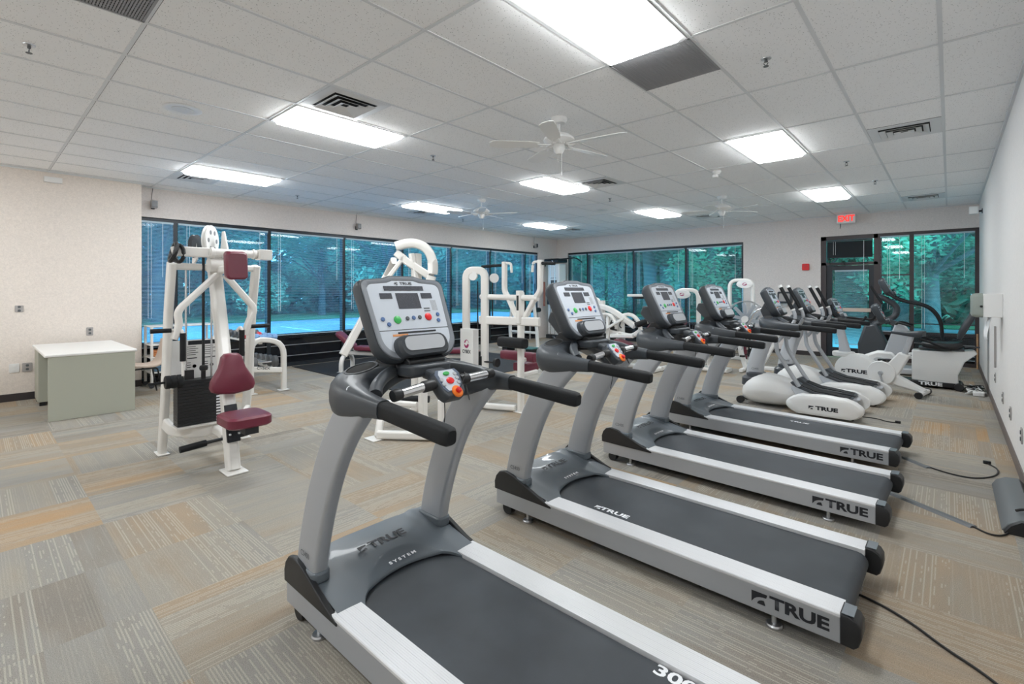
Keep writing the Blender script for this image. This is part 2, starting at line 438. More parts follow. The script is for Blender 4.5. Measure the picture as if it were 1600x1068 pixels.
# windows ------------------------------------------------------------
def frame_run(name, axis, pos, cuts, z0, z1, sill, fm, gm, extra=(), sp=True, low=True):
    """window wall along an axis with mullions at cuts"""
    w = struct(bpy.data.objects.new(name, None)); COL.objects.link(w)
    def bx(b, a0, a1, d0, d1, zz0, zz1):
        if axis == 'y': b.box(pos+d0, pos+d1, a0, a1, zz0, zz1)
        else: b.box(a0, a1, pos+d0, pos+d1, zz0, zz1)
    s = -1 if axis == 'y' else 1
    d0, d1 = sorted((0, s*.10)); b = MB()
    bx(b, cuts[0], cuts[-1], d0, d1, z1-.06, z1); bx(b, cuts[0], cuts[-1], d0, d1, 0, .07)
    bx(b, cuts[0], cuts[-1], d0, d1, sill-.05, sill+.04)
    for i, c in enumerate(cuts):
        c0, c1 = (c, c+.06) if i == 0 else (c-.06, c) if i == len(cuts)-1 else (c-.035, c+.035)
        bx(b, c0, c1, d0-.002, d1+.002, 0, z1)
    for e in extra: bx(b, *e[:2], d0, d1, *e[2:])
    b.build('window_frame', fm, w, smooth=False)
    g0, g1 = sorted((s*.045, s*.051))
    for a, c in zip(cuts, cuts[1:]):
        p = MB(); bx(p, a+.03, c-.03, g0, g1, sill+.03, z1-.05); p.build('window_pane', gm, w, smooth=False)
    if sp:
        p = MB(); bx(p, cuts[0]+.03, cuts[-1]-.03, g0, g1, .05, sill); p.build('spandrel', 'spandrel', w, smooth=False)
    if low:
        p = MB()
        for z in (.56, .41, .20): bx(p, cuts[0]+.02, cuts[-1]-.02, min(0, s*.02), max(0, s*.02), z, z+.012)
        p.build('low_rail', 'steel', w, smooth=False)
    return w
CL = [YJ, 2.30, 3.81, 5.35, 6.84, 8.35, 9.80, 11.32, 11.93]
frame_run('window_1', 'y', XL-.05, CL, 0, 2.66, .60, 'frame', 'glassL')
CB = [-9.10, -8.37, -6.80, -5.26, -3.80]
frame_run('window_2', 'x', YB+.05, CB, 0, 2.685, .60, 'frame', 'glassB')
# right glazing beside the door
CR = [-1.13, -.58, XR]
frame_run('window_3', 'x', YB+.03, [-1.13, -.58, XR], 0, 2.685, .60, 'framebrown', 'glassB', extra=[(-1.13, -.58, 1.79, 1.82), (-1.13, XR, .80, .815)])
# door
dr = struct(bpy.data.objects.new('door_1', None)); COL.objects.link(dr)
y0 = YB+.03
b = MB()
for a in ((-2.16, -2.06, 0, 2.685), (-1.20, -1.13, 0, 2.685), (-2.16, -1.13, 2.60, 2.685), (-2.16, -1.13, 2.04, 2.10)): b.box(a[0], a[1], y0, y0+.12, a[2], a[3])
b.build('door_frame', 'framebrown', dr, smooth=False)
b = MB()
for a in ((-2.06, -1.95, .01, 2.03), (-1.29, -1.20, .01, 2.03), (-1.95, -1.29, .01, .22), (-1.95, -1.29, 1.93, 2.03)): b.box(a[0], a[1], y0+.03, y0+.075, a[2], a[3])
b.build('door_leaf', 'frame', dr, bevel=.003, smooth=False)
MB().box(-1.95, -1.29, y0+.05, y0+.056, .22, 1.93).build('door_pane', 'glassB', dr, smooth=False)
MB().box(-2.06, -1.20, y0+.05, y0+.056, 2.10, 2.60).build('transom_pane', 'glassB', dr, smooth=False)
b = MB(); b.box(-1.97, -1.25, y0-.03, y0+.0, 1.02, 1.10); b.box(-1.97, -1.93, y0, y0+.04, 1.03, 1.09); b.box(-1.29, -1.25, y0, y0+.04, 1.03, 1.09)
b.build('push_bar', 'tan', dr, bevel=.005)
b = MB(); b.box(-2.0, -1.72, y0-.03, y0+.02, 2.04, 2.10); b.bar([(-1.75, y0-.03, 2.07), (-1.45, y0-.10, 2.08), (-1.3, y0, 2.09)], .02, .012)
b.build('door_closer', 'black', dr, bevel=.004)

# blinds ----------------------------------------------------------------
def blind(axis, pos, a0, a1, ztop, zbot, tilt, pitch, depth, m, label, group, cord=True, side=1):
    """mini blind hanging in a bay: slats are long thin boards tilted about their length"""
    c = (a0+a1)/2
    loc = (pos, c, ztop) if axis == 'y' else (c, pos, ztop)
    t = thing('window_blind', label, 'blind', loc, group)
    def P(a, d, z): return (d, a-c, z) if axis == 'y' else (a-c, d, z)
    hr = MB(); x0, x1 = P(a0, -.018, 0), P(a1, .018, 0)
    hr.box(min(x0[0], x1[0]), max(x0[0], x1[0]), min(x0[1], x1[1]), max(x0[1], x1[1]), -.03, 0); hr.build('headrail', m, t, smooth=False)
    s = MB(); n = int((ztop-.04-zbot)/pitch); ct, st = math.cos(tilt)*depth/2, math.sin(tilt)*depth/2
    for k in range(n):
        z = -.045-k*pitch
        s.loft([[P(a, -ct, z-st), P(a, ct, z+st), P(a, ct, z+st+.0009), P(a, -ct, z-st+.0009)] for a in (a0, a1)])
    s.box(*( (-.012, .012, a0-c, a1-c) if axis == 'y' else (a0-c, a1-c, -.012, .012) ), -.05-n*pitch, -.035-n*pitch)
    s.build('slats', m, t, smooth=False)
    if cord:
        q = MB(); 
        for a in (a0+.12, a0+.16): q.cyl(P(a, side*.022, -.03), P(a, side*.022, -.03-(ztop-zbot)*.75), .003, n=6)
        q.cyl(P(a1-.15, side*.022, -.03), P(a1-.15, side*.022, -.9), .004, n=6)
        q.build('pull_cord', 'towelwhite', t)
    return t
names = ['narrow closed window blind nearest the desk on the left wall', 'raised-slat blind behind the white pulley machine with the burgundy seat',
 'long open blind on the left wall above the dumbbell rack', 'open blind on the left wall behind the diagonal white machine arm', 'open blind on the left wall behind the nearest treadmill console',
 'open blind on the left wall just left of the white tower with the red swirl', 'open blind on the left wall behind the white press arms', 'narrow open blind at the far end of the left window wall']
for i, (a, c) in enumerate(zip(CL, CL[1:])):
    blind('y', XL-.02, a+.035 if i else a+.01, c-.035, 2.60, .62 if i else .55, math.radians(24 if i == 0 else 10), .0215, .025, 'slat', names[i], 'blinds on the left window wall')
names = ['narrow open blind on the back wall beside the room corner', 'open blind on the back wall above the white lever machines', 'open blind on the back wall behind the third treadmill console', 'open blind on the back wall left of the fan bike']
for i, (a, c) in enumerate(zip(CB, CB[1:])):
    blind('x', YB+.02, a+.04, c-.04, 2.62, .62, math.radians(-8), .0215, .025, 'slat', names[i], 'blinds on the back window wall', side=-1)
blind('x', YB+.02, -1.09, -.62, 2.62, .62, math.radians(-3), .03, .025, 'slat', 'open blind in the narrow pane beside the glass door', 'blinds on the back window wall', side=-1)
blind('x', YB+.02, -.54, XR-.06, 2.62, .12, math.radians(-3), .024, .025, 'slat', 'wide open blind in the window next to the right wall', 'blinds on the back window wall', side=-1)
blind('x', YB+.02, -2.04, -1.22, 2.59, 2.20, math.radians(-58), .018, .025, 'slatdark', 'dark bunched blind in the pane above the glass door', None, side=-1)
blind('x', YB+.045, -1.90, -1.31, 1.93, .30, math.radians(-28), .024, .025, 'slat', 'half closed blind hanging on the glass door', None, cord=False)

# ------------------------------------------------------------------ ceiling fittings
def troffer():
    t = thing('ceiling_light', '', 'ceiling light')
    b = MB()
    for a in ((-.29, -.262, -.595, .595), (.262, .29, -.595, .595), (-.29, .29, -.595, -.567), (-.29, .29, .567, .595)): b.box(*a, -.012, .002)
    b.build('frame', 'white_plastic', t, smooth=False)
    b = MB(); b.loft([[(-.262*k, -.567*(1-(1-k)*.46), z), (.262*k, -.567*(1-(1-k)*.46), z), (.262*k, .567*(1-(1-k)*.46), z), (-.262*k, .567*(1-(1-k)*.46), z)] for k, z in ((1, -.001), (1, -.012), (.94, -.040), (.88, -.048))]); b.build('diffuser', 'lamp', t, smooth=False)  # lens given an added drop so its glowing sides light ceiling and walls
    return t
LX = [(-1.5715, 'right'), (-4.6215, 'middle'), (-7.6715, 'left')]; LY = [(-1.10, ''), (2.56, 'nearest'), (6.22, 'second'), (9.88, 'farthest')]
lab = {(0, 1): 'large fluorescent ceiling panel at the top of the picture beside the perforated grille', (0, 2): 'fluorescent ceiling panel in the right row between the near sprinkler and the white detector',
 (0, 3): 'fluorescent ceiling panel just in front of the exit sign', (1, 1): 'fluorescent ceiling panel beside the nearest louvred vent', (1, 2): 'fluorescent ceiling panel right behind the nearest ceiling fan',
 (1, 3): 'fluorescent ceiling panel left of the farthest ceiling fan', (2, 1): 'fluorescent ceiling panel nearest the left window wall and the desk wall', (2, 2): 'fluorescent ceiling panel left of the second ceiling fan',
 (2, 3): 'small far fluorescent ceiling panel nearest the room corner'}
t0 = troffer(); first = True
for i, (x, _) in enumerate(LX):
    for j, (y, _) in enumerate(LY):
        l = lab.get((i, j), 'fluorescent ceiling panel in the row behind the camera')
        if first: t0.location = (x, y, CEIL); t0['label'] = l; t0['group'] = 'fluorescent ceiling panels'; first = False; t = t0
        else: t = dup(t0, (x, y, CEIL), 0, l, 'fluorescent ceiling panels')
def supply(size=.58):
    t = thing('ceiling_vent', '', 'air vent')
    b = MB(); h = size/2
    MB().box(-h, h, -h, h, -.0005, .004).build('back_panel', 'ductdark', t, smooth=False)
    b = MB()
    for k, (o, i, z, zz) in enumerate(((h, .205, -.002, -.006), (.198, .150, -.024, -.004), (.140, .092, -.026, -.006), (.082, .030, -.028, -.008))):
        # four sloping louvre blades form one square ring
        vs = [[b.bm.verts.new(p) for p in r] for r in [[(-q, -q, w), (q, -q, w), (q, q, w), (-q, q, w)] for q, w in ((o, z), (i, zz))]]
        for q in range(4): b.bm.faces.new((vs[0][q], vs[0][(q+1) % 4], vs[1][(q+1) % 4], vs[1][q]))
    b.build('louvres', 'tbar', t, smooth=False, solid=.002)
    return t
s0 = supply(); spots = [((-4.0155, 2.256), 'square louvred ceiling vent beside the near fluorescent panel, top left of centre'), ((-.3515, 6.53), 'louvred ceiling vent near the right wall, the closer one'),
 ((-.3515, 11.4), 'louvred ceiling vent near the right wall, above the far window'), ((-8.2815, 2.256), 'louvred ceiling vent at the end of the light nearest the desk wall'), ((-4.0155, 6.53), 'louvred ceiling vent beyond the nearest fan, right of its light'),
 ((-8.2815, 6.53), 'louvred ceiling vent left of the second fan near the window wall'), ((-7.6715, 11.0), 'small far louvred ceiling vent near the room corner'), ((-4.0155, 11.1), 'louvred ceiling vent just behind the farthest fan')]
for k, ((x, y), l) in enumerate(spots):
    if k == 0: s0.location = (x, y, CEIL-.002); s0['label'] = l; s0['group'] = 'louvred ceiling vents'
    else: dup(s0, (x, y, CEIL-.002), 0, l, 'louvred ceiling vents')
def grille(x, y, label):
    t = thing('return_grille', label, 'air vent', (x, y, CEIL), 'perforated return grilles')
    MB().box(-.296, .296, -.296, .296, -.004, -.001).build('back_panel', 'ductdark', t, smooth=False)
    b = MB()
    for k in range(40): b.box(-.290, .290, -.29+k*.0148, -.29+k*.0148+.0088, -.008, -.004)
    for k in range(20): b.box(-.29+k*.0302, -.29+k*.0302+.004, -.29, .29, -.0085, -.004)
    b.build('slats', 'grille', t, smooth=False)
    b = MB()
    for a in ((-.299, -.285, -.299, .299), (.285, .299, -.299, .299), (-.299, .299, -.299, -.285), (-.299, .299, .285, .299)): b.box(*a, -.010, -.002)
    b.build('frame', 'grille', t, smooth=False)
grille(-1.5715, 3.476, 'grey perforated ceiling grille at the end of the largest light')
grille(-3.4015, .426, 'grey perforated ceiling grille cut by the top left edge of the picture')
def sprinkler():
    t = thing('sprinkler_head', '', 'sprinkler')
    MB().lathe([(0, 0), (.035, 0), (.033, -.006), (.012, -.01), (.0, -.01)], (0, 0, 0)).build('escutcheon', 'steel', t)
    b = MB(); b.cyl((0, 0, -.008), (0, 0, -.025), .010, n=10); b.tube([(-.010, 0, -.02), (-.014, 0, -.035), (0, 0, -.055)], .003, n=6); b.tube([(.010, 0, -.02), (.014, 0, -.035), (0, 0, -.055)], .003, n=6)
    b.build('body', 'dbgrey', t)
    MB().lathe([(0, -.054), (.018, -.055), (.018, -.058), (0, -.058)], (0, 0, 0), n=12).build('deflector', 'dbgrey', t); return t
s0 = sprinkler(); spots = [((-4.63, .27), 'ceiling sprinkler head at the upper left edge of the picture'), ((-.98, 3.84), 'ceiling sprinkler head nearest the perforated grille'), ((-4.73, 3.84), 'ceiling sprinkler head between the near light and the nearest fan'),
 ((-.99, 7.59), 'ceiling sprinkler head above the far right light'), ((-8.47, 3.85), 'ceiling sprinkler head nearest the left window wall'), ((-4.55, 7.75), 'ceiling sprinkler head behind the middle light'), ((-8.4, 7.7), 'ceiling sprinkler head below the second fan'), ((-.84, 9.2), 'ceiling sprinkler head right of the far right light')]
for k, ((x, y), l) in enumerate(spots):
    if k == 0: s0.location = (x, y, CEIL); s0['label'] = l; s0['group'] = 'ceiling sprinklers'
    else: dup(s0, (x, y, CEIL), 0, l, 'ceiling sprinklers')
def cspeaker(x, y, label):
    t = thing('ceiling_speaker', label, 'speaker', (x, y, CEIL), 'round ceiling speakers')
    MB().lathe([(.0, -.001), (.15, -.001), (.155, -.004), (.14, -.008), (.095, -.009), (.09, -.006), (0, -.006)], (0, 0, 0), n=36).build('bezel', 'white_plastic', t)
    MB().lathe([(0, -.007), (.085, -.0075), (.085, -.012), (0, -.014)], (0, 0, 0), n=36).build('mesh_cover', 'tbar', t)
cspeaker(-5.22, 1.31, 'round flush ceiling speaker, large one at upper left')
cspeaker(-5.35, 8.78, 'small far round ceiling speaker behind the nearest fan')
d = thing('smoke_detector', 'white smoke detector hanging right of the nearest fan', 'detector', (-2.41, 6.99, CEIL))
MB().lathe([(0, 0), (.055, 0), (.06, -.02), (.035, -.05), (0, -.055)], (0, 0, 0)).build('housing', 'white_plastic', d)
MB().rbox((-.02, 0, -.07), (.07, .05, .04)).build('sensor_head', 'white_plastic', d, bevel=.004)

def fan(label, x, y, rz, drop=.16):
    t = thing('ceiling_fan', label, 'ceiling fan', (x, y, CEIL), 'white ceiling fans', rz=rz)
    MB().lathe([(0, 0), (.075, 0), (.078, -.03), (.06, -.055), (.02, -.06), (0, -.06)], (0, 0, 0)).build('canopy', 'fan', t)
    MB().cyl((0, 0, -.05), (0, 0, -drop), .012).build('downrod', 'fan', t)
    z = -drop
    MB().lathe([(0, z+.02), (.03, z+.02), (.10, z-.005), (.145, z-.04), (.15, z-.06), (.13, z-.08), (.09, z-.10), (0, z-.10)], (0, 0, 0), n=36).build('motor_housing', 'fan', t)
    b = MB()
    for k in range(24):
        a = k*PI/12; b.cyl((.095*math.cos(a), .095*math.sin(a), z-.085), (.095*math.cos(a), .095*math.sin(a), z-.115), .004, n=5)
    b.build('vent_ribs', 'fan', t)
    MB().lathe([(0, z-.10), (.055, z-.10), (.06, z-.12), (.05, z-.16), (.03, z-.19), (0, z-.19)], (0, 0, 0)).build('switch_cup', 'fan', t)
    for k in range(5):
        a = 2*PI*k/5; R = Matrix.Rotation(a, 3, 'Z')
        b = MB()
        for s in (-1, 1): b.tube([R @ V(p) for p in ((.07, s*.01, z-.10), (.12, s*.05, z-.115), (.17, s*.035, z-.11), (.21, s*.03, z-.105))], .006, .02, n=6)
        b.tube([R @ V((.155+.03*math.cos(q*PI/5), .03*math.sin(q*PI/5), z-.112)) for q in range(10)], .004, n=5, loop=True)
        b.build('blade_bracket', 'fan', t)
        b = MB(); tw = .2
        prof = [(.19, .045), (.30, .060), (.55, .068), (.64, .062), (.67, .03)]
        up = [R @ V((r, w, z-.10+w*tw)) for r, w in prof]; lo = [R @ V((r, -w, z-.10-w*tw)) for r, w in prof]
        vs = [b.bm.verts.new(p) for p in up+lo[::-1]]; b.bm.faces.new(vs)
        b.build('blade', 'fan', t, smooth=False, solid=.006)
    b = MB(); b.cyl((.03, 0, z-.18), (.03, 0, z-.36), .0018, n=5); b.cyl((.03, 0, z-.36), (.03, 0, z-.40), .006, n=8); b.cyl((-.02, .02, z-.18), (-.02, .02, z-.26), .0018, n=5)
    b.build('pull_chain', 'fan', t)
fan('white ceiling fan nearest the camera, in the middle of the ceiling', -2.80, 3.82, .15)
fan('small white ceiling fan above the left windows', -6.37, 6.30, .5)
fan('white ceiling fan farthest back, above the back wall window', -2.98, 8.9, .9)

# ------------------------------------------------------------------ treadmill (local: x from front to rear, y across, near side -y)
def loft_sections(b, secs, r=.3, n=4):
    rings = []
    for c, rt, up, w, h in secs:
        c, rt, up = V(c), V(rt).normalized(), V(up).normalized()
        rings.append([c+rt*u+up*v for u, v in rrect(w, h, r, n)])
    return b.loft(rings)
def smooth_secs(secs, k=4):
    """Catmull-Rom between sections"""
    out = []
    def flat(s): return list(s[0])+list(s[1])+list(s[2])+[s[3], s[4]]
    F = [flat(s) for s in secs]; n = len(F)
    for i in range(n-1):
        p0, p1, p2, p3 = F[max(i-1, 0)], F[i], F[i+1], F[min(i+2, n-1)]
        for q in range(k):
            t = q/k
            v = [.5*((2*b)+(-a+c)*t+(2*a-5*b+4*c-d)*t*t+(-a+3*b-3*c+d)*t**3) for a, b, c, d in zip(p0, p1, p2, p3)]
            out.append((v[0:3], v[3:6], v[6:9], v[9], v[10]))
    v = F[-1]; out.append((v[0:3], v[3:6], v[6:9], v[9], v[10])); return out
CN = V((math.cos(math.radians(25)), 0, math.sin(math.radians(25))))   # console facing
CU = V((-math.sin(math.radians(25)), 0, math.cos(math.radians(25))))
CY = V((0, 1, 0))
def console(t, C, w=.235, h=.205, small=False):
    """tilted display head; C is the centre of its face"""
    C = V(C)
    # right-hand direction when facing the screen (looking towards -x) is +y
    P = lambda u, v, d=0: C+CY*u+CU*v+CN*d
    def outline(k, e=0):
        o = []
        W, H = w+e, h+e
        for q in range(9):   # bottom edge, strongly rounded corners
            a = PI+q*PI/2/8; o.append((-W*.94+.10*(1+math.cos(a))*1.0-.0, -H+.10+.10*math.sin(a)))
        for q in range(9):
            a = 1.5*PI+q*PI/2/8; o.append((W*.94-.10+.10*math.cos(a), -H+.10+.10*math.sin(a)))
        for q in range(5):
            a = q*PI/2/4; o.append((W-.035+.035*math.cos(a), H-.055+.035*math.sin(a)))
        o.append((W*.45, H-.012)); o.append((W*.3, H)); o.append((-W*.3, H)); o.append((-W*.45, H-.012))
        for q in range(5):
            a = PI/2+q*PI/2/4; o.append((-W+.035+.035*math.cos(a), H-.055+.035*math.sin(a)))
        return [(u*k, v*k) for u, v in o]
    b = MB(); b.loft([[P(u, v, d) for u, v in outline(k)] for k, d in ((.74, -.10), (.90, -.09), (.99, -.06), (1.015, -.035), (1.01, -.012), (.985, 0))])
    cn = b.build('console', 'cowl', t)
    b = MB(); b.loft([[P(u, v, d) for u, v in outline(k)] for k, d in ((.965, -.002), (.955, .005), (.875, .005), (.85, .001))], cap=False)
    b.build('bezel', 'bezel', cn)
    b = MB(); ol = [(u, v) for u, v in outline(.855)]
    vs = [b.bm.verts.new(P(u, v, .002)) for u, v in ol]; b.bm.faces.new(vs); b.build('face_panel', 'panel', cn, smooth=False)
    def rect(name, m, u0, u1, v0, v1, d=.004, parent=cn):
        q = MB(); q.loft([[P(u, v, dd) for u, v in ((u0, v0), (u1, v0), (u1, v1), (u0, v1))] for dd in (.001, d)]); return q.build(name, m, parent, smooth=False)
    k = h/.205
    rect('display', 'screen', -.115, .105, .126*k, .148*k); rect('display', 'screen', -.06, .065, .035*k, .112*k); rect('display', 'screen', -.145, -.082, .085*k, .112*k); rect('display', 'screen', .082, .145, .085*k, .112*k)
    def btn(u, v, r, m):
        q = MB(); q.lathe([(0, 0), (r, 0), (r, .004), (r*.8, .006), (0, .006)], P(u, v, .001), CN, n=16); return q.build('button', m, cn)
    btn(-.085, -.018, .019, 'green'); btn(.09, -.010, .019, 'red')
    for u, v, m in ((-.16, -.012, 'blue'), (-.135, -.038, 'blue'), (-.03, -.014, 'inkgrey'), (.005, -.012, 'blue'), (.04, -.011, 'inkgrey'), (.15, .0, 'blue'), (.145, -.030, 'blue')): btn(u, v, .010, m)
    rect('label_strip', 'inkgrey', .078, .112, .030, .036, .003); rect('label_strip', 'inkgrey', .078, .112, .018, .023, .003)
    rect('seam', 'inkgrey', -.2, .2, -.068, -.065, .003); rect('reading_slot', 'black', -.10, .11, -.084, -.077, .004)
    rect('orange_mark', 'towelorange', -.13, -.05, -.096, -.086, .003)
    for q in range(5): rect('label_strip', 'lightgrey', .128+.0+q*.007, .132+q*.007, .022, .075, .003)
    # reading tray bump at the bottom
    b = MB()
    prof = lambda s, d: [P(u*s, -.152+v*s, d) for u, v in rrect(.27*w/.235, .098*k, .42, 5)]
    b.loft([prof(1.06, -.03), prof(1.02, .03), prof(.92, .042)]); b.build('tray', 'cowl', cn)
    b = MB(); b.loft([[P(u*.8*w/.235, -.146+v*.72, d) for u, v in rrect(.27, .090*k, .4, 5)] for d in (.041, .045)]); b.build('tray_insert', 'lightgrey', cn)
    logo(.015, P(-.050, .153*k, .003), CY, CU, 'ink', cn); text('TRUE', .019, P(.012, .161*k, .003), CY, CU, 'ink', cn, sx=1.5, bold=.0004)
    return cn

def front_frame(t, hang=True):
    """the U shaped cowl with handles, shared by the treadmills and the elliptical trainers"""
    S = []
    near = [((.72, -.352, 1.045), (0, 1, 0), (0, 0, 1), .062, .070), ((.62, -.350, 1.045), (0, 1, 0), (0, 0, 1), .075, .088), ((.52, -.336, 1.040), (.12, 1, 0), (0, 0, 1), .115, .125),
            ((.44, -.308, 1.036), (.35, 1, 0), (0, 0, 1), .170, .160), ((.375, -.262, 1.055), (.8, .7, .1), (-.12, 0, 1), .215, .155), ((.35, -.18, 1.088), (1, .35, .05), (-.10, 0, 1), .215, .115), ((.36, -.08, 1.108), (1, .1, 0), (0, 0, 1), .18, .075)]
    mid = [((.365, 0, 1.115), (1, 0, 0), (0, 0, 1), .17, .065)]
    far = [((c[0], -c[1], c[2]), (-r[0] if i < 3 else r[0], r[1] if i < 3 else -r[1], r[2]), u, w, h) for i, (c, r, u, w, h) in enumerate(near)]
    # keep the "right" vector turning continuously from +y over +x to -y
    far = []
    for (c, r, u, w, h) in near[::-1]: far.append(((c[0], -c[1], c[2]), (r[0], -r[1], r[2]), u, w, h))
    secs = smooth_secs(near+mid+far, 5)
    b = MB(); loft_sections(b, secs, .38, 4); b.build('cowl', 'cowl', t)
    for s in (-1, 1):
        b = MB()
        pts = [((.700, s*.352, 1.046), .058, .064), ((.705, s*.352, 1.046), .054, .060), ((.72, s*.352, 1.045), .054, .060), ((1.06, s*.352, 1.022), .054, .062), ((1.085, s*.352, 1.020), .050, .058), ((1.095, s*.352, 1.019), .036, .044)]
        loft_sections(b, [(c, (0, 1, 0), (.07, 0, 1), w, h) for c, w, h in pts], .3, 4); b.build('handrail', 'foam', t)
        # cup recess: an oval dark well with a raised lip
        zc = lambda x, y: 1.146-(abs(y)-.21)*.22-(x-.35)*.10
        def oval(k, dz): return [V((.352+.048*k*math.cos(a), s*(.222+.070*k*math.sin(a)), zc(.352+.048*k*math.cos(a), .222+.070*k*math.sin(a))+dz)) for a in [q*2*PI/24 for q in range(24)]]
        b = MB(); b.loft([oval(1.16, -.012), oval(1.10, .002), oval(.98, .003), oval(.92, -.008)], cap=False); b.build('cup_rim', 'cowl', t)
        b = MB(); b.loft([oval(1.0, -.05), oval(1.0, -.001), oval(.9, .0005)]); b.build('cup_well', 'ductdark', t)
        # curled inner rail
        b = MB(); b.tube([(.60, s*.310, 1.075), (.55, s*.275, 1.098), (.49, s*.20, 1.118), (.45, s*.13, 1.128), (.42, s*.10, 1.122)], .026, .05, n=12); b.build('inner_rail', 'cowl', t)
    return
def treadmill():
    t = thing('treadmill', '', 'treadmill')
    for s in (-1, 1):
        q = lambda a, c: (min(s*a, s*c), max(s*a, s*c))
        b = MB(); b.box(.0, 1.93, *q(.365, .392), .062, .172); b.build('side_beam', 'silver', t, bevel=.003)
        # ribbed foot rail: grooved profile swept along the deck
        pr = [(.268, .150), (.268, .178)]
        y = .268
        for k in range(14):
            w_ = .0088; g_ = .0022 if k % 4 == 3 else .0007
            pr += [(y+.0004, .1812), (y+.0078, .1812), (y+.0084, .1812-g_)]; y += w_
        pr += [(.3935, .178), (.3945, .170), (.385, .150)]
        b = MB(); b.loft([[(x, s*u, v) for u, v in pr] for x in (.40, 1.93)]); b.build('foot_rail', 'rail', t, smooth=False)
        b = MB(); poly = [(1.928, .062), (1.928, .186), (1.955, .185), (1.985, .172), (1.998, .15), (2.0, .11), (1.99, .075), (1.975, .060)]
        b.loft([[(1.955+(u-1.955)*k, s*yy, .118+(v-.118)*k) for u, v in poly] for k, yy in ((.90, .29), (1, .296), (1, .388), (.95, .396), (.86, .399))]); ec = b.build('end_cap', 'black', t)
        b = MB(); b.box(1.932, 1.975, *q(.30, .39), .1855, .1885); b.build('cap_pad', 'hood', ec, bevel=.002)
        b = MB(); poly = [(-.012, .155), (-.014, .205), (.0, .245), (.03, .278), (.075, .290), (.14, .280), (.24, .243), (.36, .196), (.455, .168), (.46, .155)]
        b.prism(poly, 'y', *q(.372, .398)); b.build('side_cover', 'black', t, bevel=.004)
        # upright
        cen = [(.145, .22), (.165, .33), (.205, .47), (.265, .63), (.345, .79), (.44, .93), (.55, 1.05)]
        secs = []
        for i, (x, z) in enumerate(cen):
            a, c = cen[max(0, i-1)], cen[min(len(cen)-1, i+1)]; tn = V((c[0]-a[0], 0, c[1]-a[1])).normalized()
            secs.append(((x, s*.345, z), (tn.z, 0, -tn.x), (0, 1, 0), .175-.003*i, .066))
        b = MB(); loft_sections(b, smooth_secs(secs, 4), .28, 4); b.build('upright', 'silver', t)
        b = MB(); b.rbox((.15, s*.345, .245), (.20, .086, .05), r=.3); b.build('boot', 'hood', t, bevel=.01)
        for x in (.25, 1.68):
            b = MB(); b.lathe([(0, 0), (.032, 0), (.034, .010), (.03, .016), (.011, .018), (.011, .06), (0, .06)], (x, s*.36, .0), n=20); b.build('levelling_foot', 'steel', t)
    b = MB(); b.cyl((.08, -.375, .04), (.08, -.33, .04), .038); b.cyl((.08, .33, .04), (.08, .375, .04), .038); each(b, 'transport_wheel', 'black', t)
    b = MB(); b.box(.10, 1.88, -.30, .30, .075, .15); b.build('deck', 'black', t, smooth=False)
    # belt
    poly = [(.30, .150), (.30, .166), (1.90, .166)]
    for k in range(1, 9): a = PI/2-k*PI/8; poly.append((1.90+.048*math.cos(a), .118+.048*math.sin(a)))
    poly += [(.4, .070), (.4, .078), (1.88, .082)]
    b = MB(); b.prism(poly, 'y', -.262, .262); b.build('running_belt', 'belt', t)
    # hood
    def ztop(x, y):
        f = max(0, min(1, (x-.03)/.44)); z = .262-.092*f**1.15
        if x < .03: z = .262-(.03-x)*1.2
        ay = abs(y)
        c = max(0, 1-(ay/.25)**2)
        z += .030*c*math.exp(-((x-.20)/.13)**2)
        ridge = math.exp(-((ay-.27)/.035)**2)*.010*max(0, 1-f); z += ridge
        bowl = max(0, 1-((y)/.21)**2-((x-.44)/.17)**2)
        z -= .030*bowl**.6 if bowl > 0 else 0
        return z
    def fn(u, v):
        y = -.372+.744*v; ay = abs(y)
        xe = .47 if ay > .262 else .47-.135*math.sqrt(max(0, 1-(ay/.262)**2))
        if u < .12: x = -.005; z = .10+(ztop(0, y)-.10)*u/.12
        elif u > .93: x = xe+.002*(u-.93); z = ztop(xe, y)-(u-.93)/.07*(.030 if ay > .262 else .012)
        else: k = (u-.12)/.81; x = -.005+(xe+.005)*k; z = ztop(max(0, x), y)
        return (x, y, z)
    b = MB(); b.grid(fn, 40, 44); hood = b.build('motor_hood', 'hood', t)
    n = V((.2, 0, 1)).normalized()
    dx = V((1, 0, -.20)).normalized()
    # lettering on the hood reads from the running side
    R, U = V((0, 1, 0)), -dx
    logo(.040, (.215, -.145, .251), R, U, 'ink', hood, .012); text('TRUE', .062, (.195, .015, .252), R, U, 'ink', hood, sx=1.35, bold=.002, depth=.012)
    text('S Y S T E M', .024, (.315, .02, .195), R, U, 'inkwhite', hood, sx=1.3, bold=.001, depth=.016)
    text('CS400', .034, (.155, -.3795, .325), (1, 0, 0), (0, 0, 1), 'inkgrey', t, sx=.9)
    logo(.056, (1.597, -.3925, .092), (1, 0, 0), (0, 0, 1), 'ink', t, .001); text('TRUE', .070, (1.782, -.3925, .117), (1, 0, 0), (0, 0, 1), 'ink', t, sx=1.30, bold=.0028, depth=.001)
    front_frame(t)
    # neck
    b = MB()
    b.prism([(.24, 1.11), (.30, 1.20), (.46, 1.215), (.535, 1.175), (.53, 1.10), (.36, 1.085)], 'y', -.10, .10); b.build('neck', 'black', t, bevel=.006)
    b = MB(); b.prism([(.30, 1.15), (.18, 1.27), (.205, 1.34), (.33, 1.34), (.36, 1.20)], 'y', -.075, .075); b.build('neck_bracket', 'cowl', t, bevel=.012)
    b = MB(); b.rbox((.50, 0, 1.135), (.15, .24, .05), r=.3); b.build('shelf', 'cowl', t, bevel=.01)
    console(t, (.415, 0, 1.365))
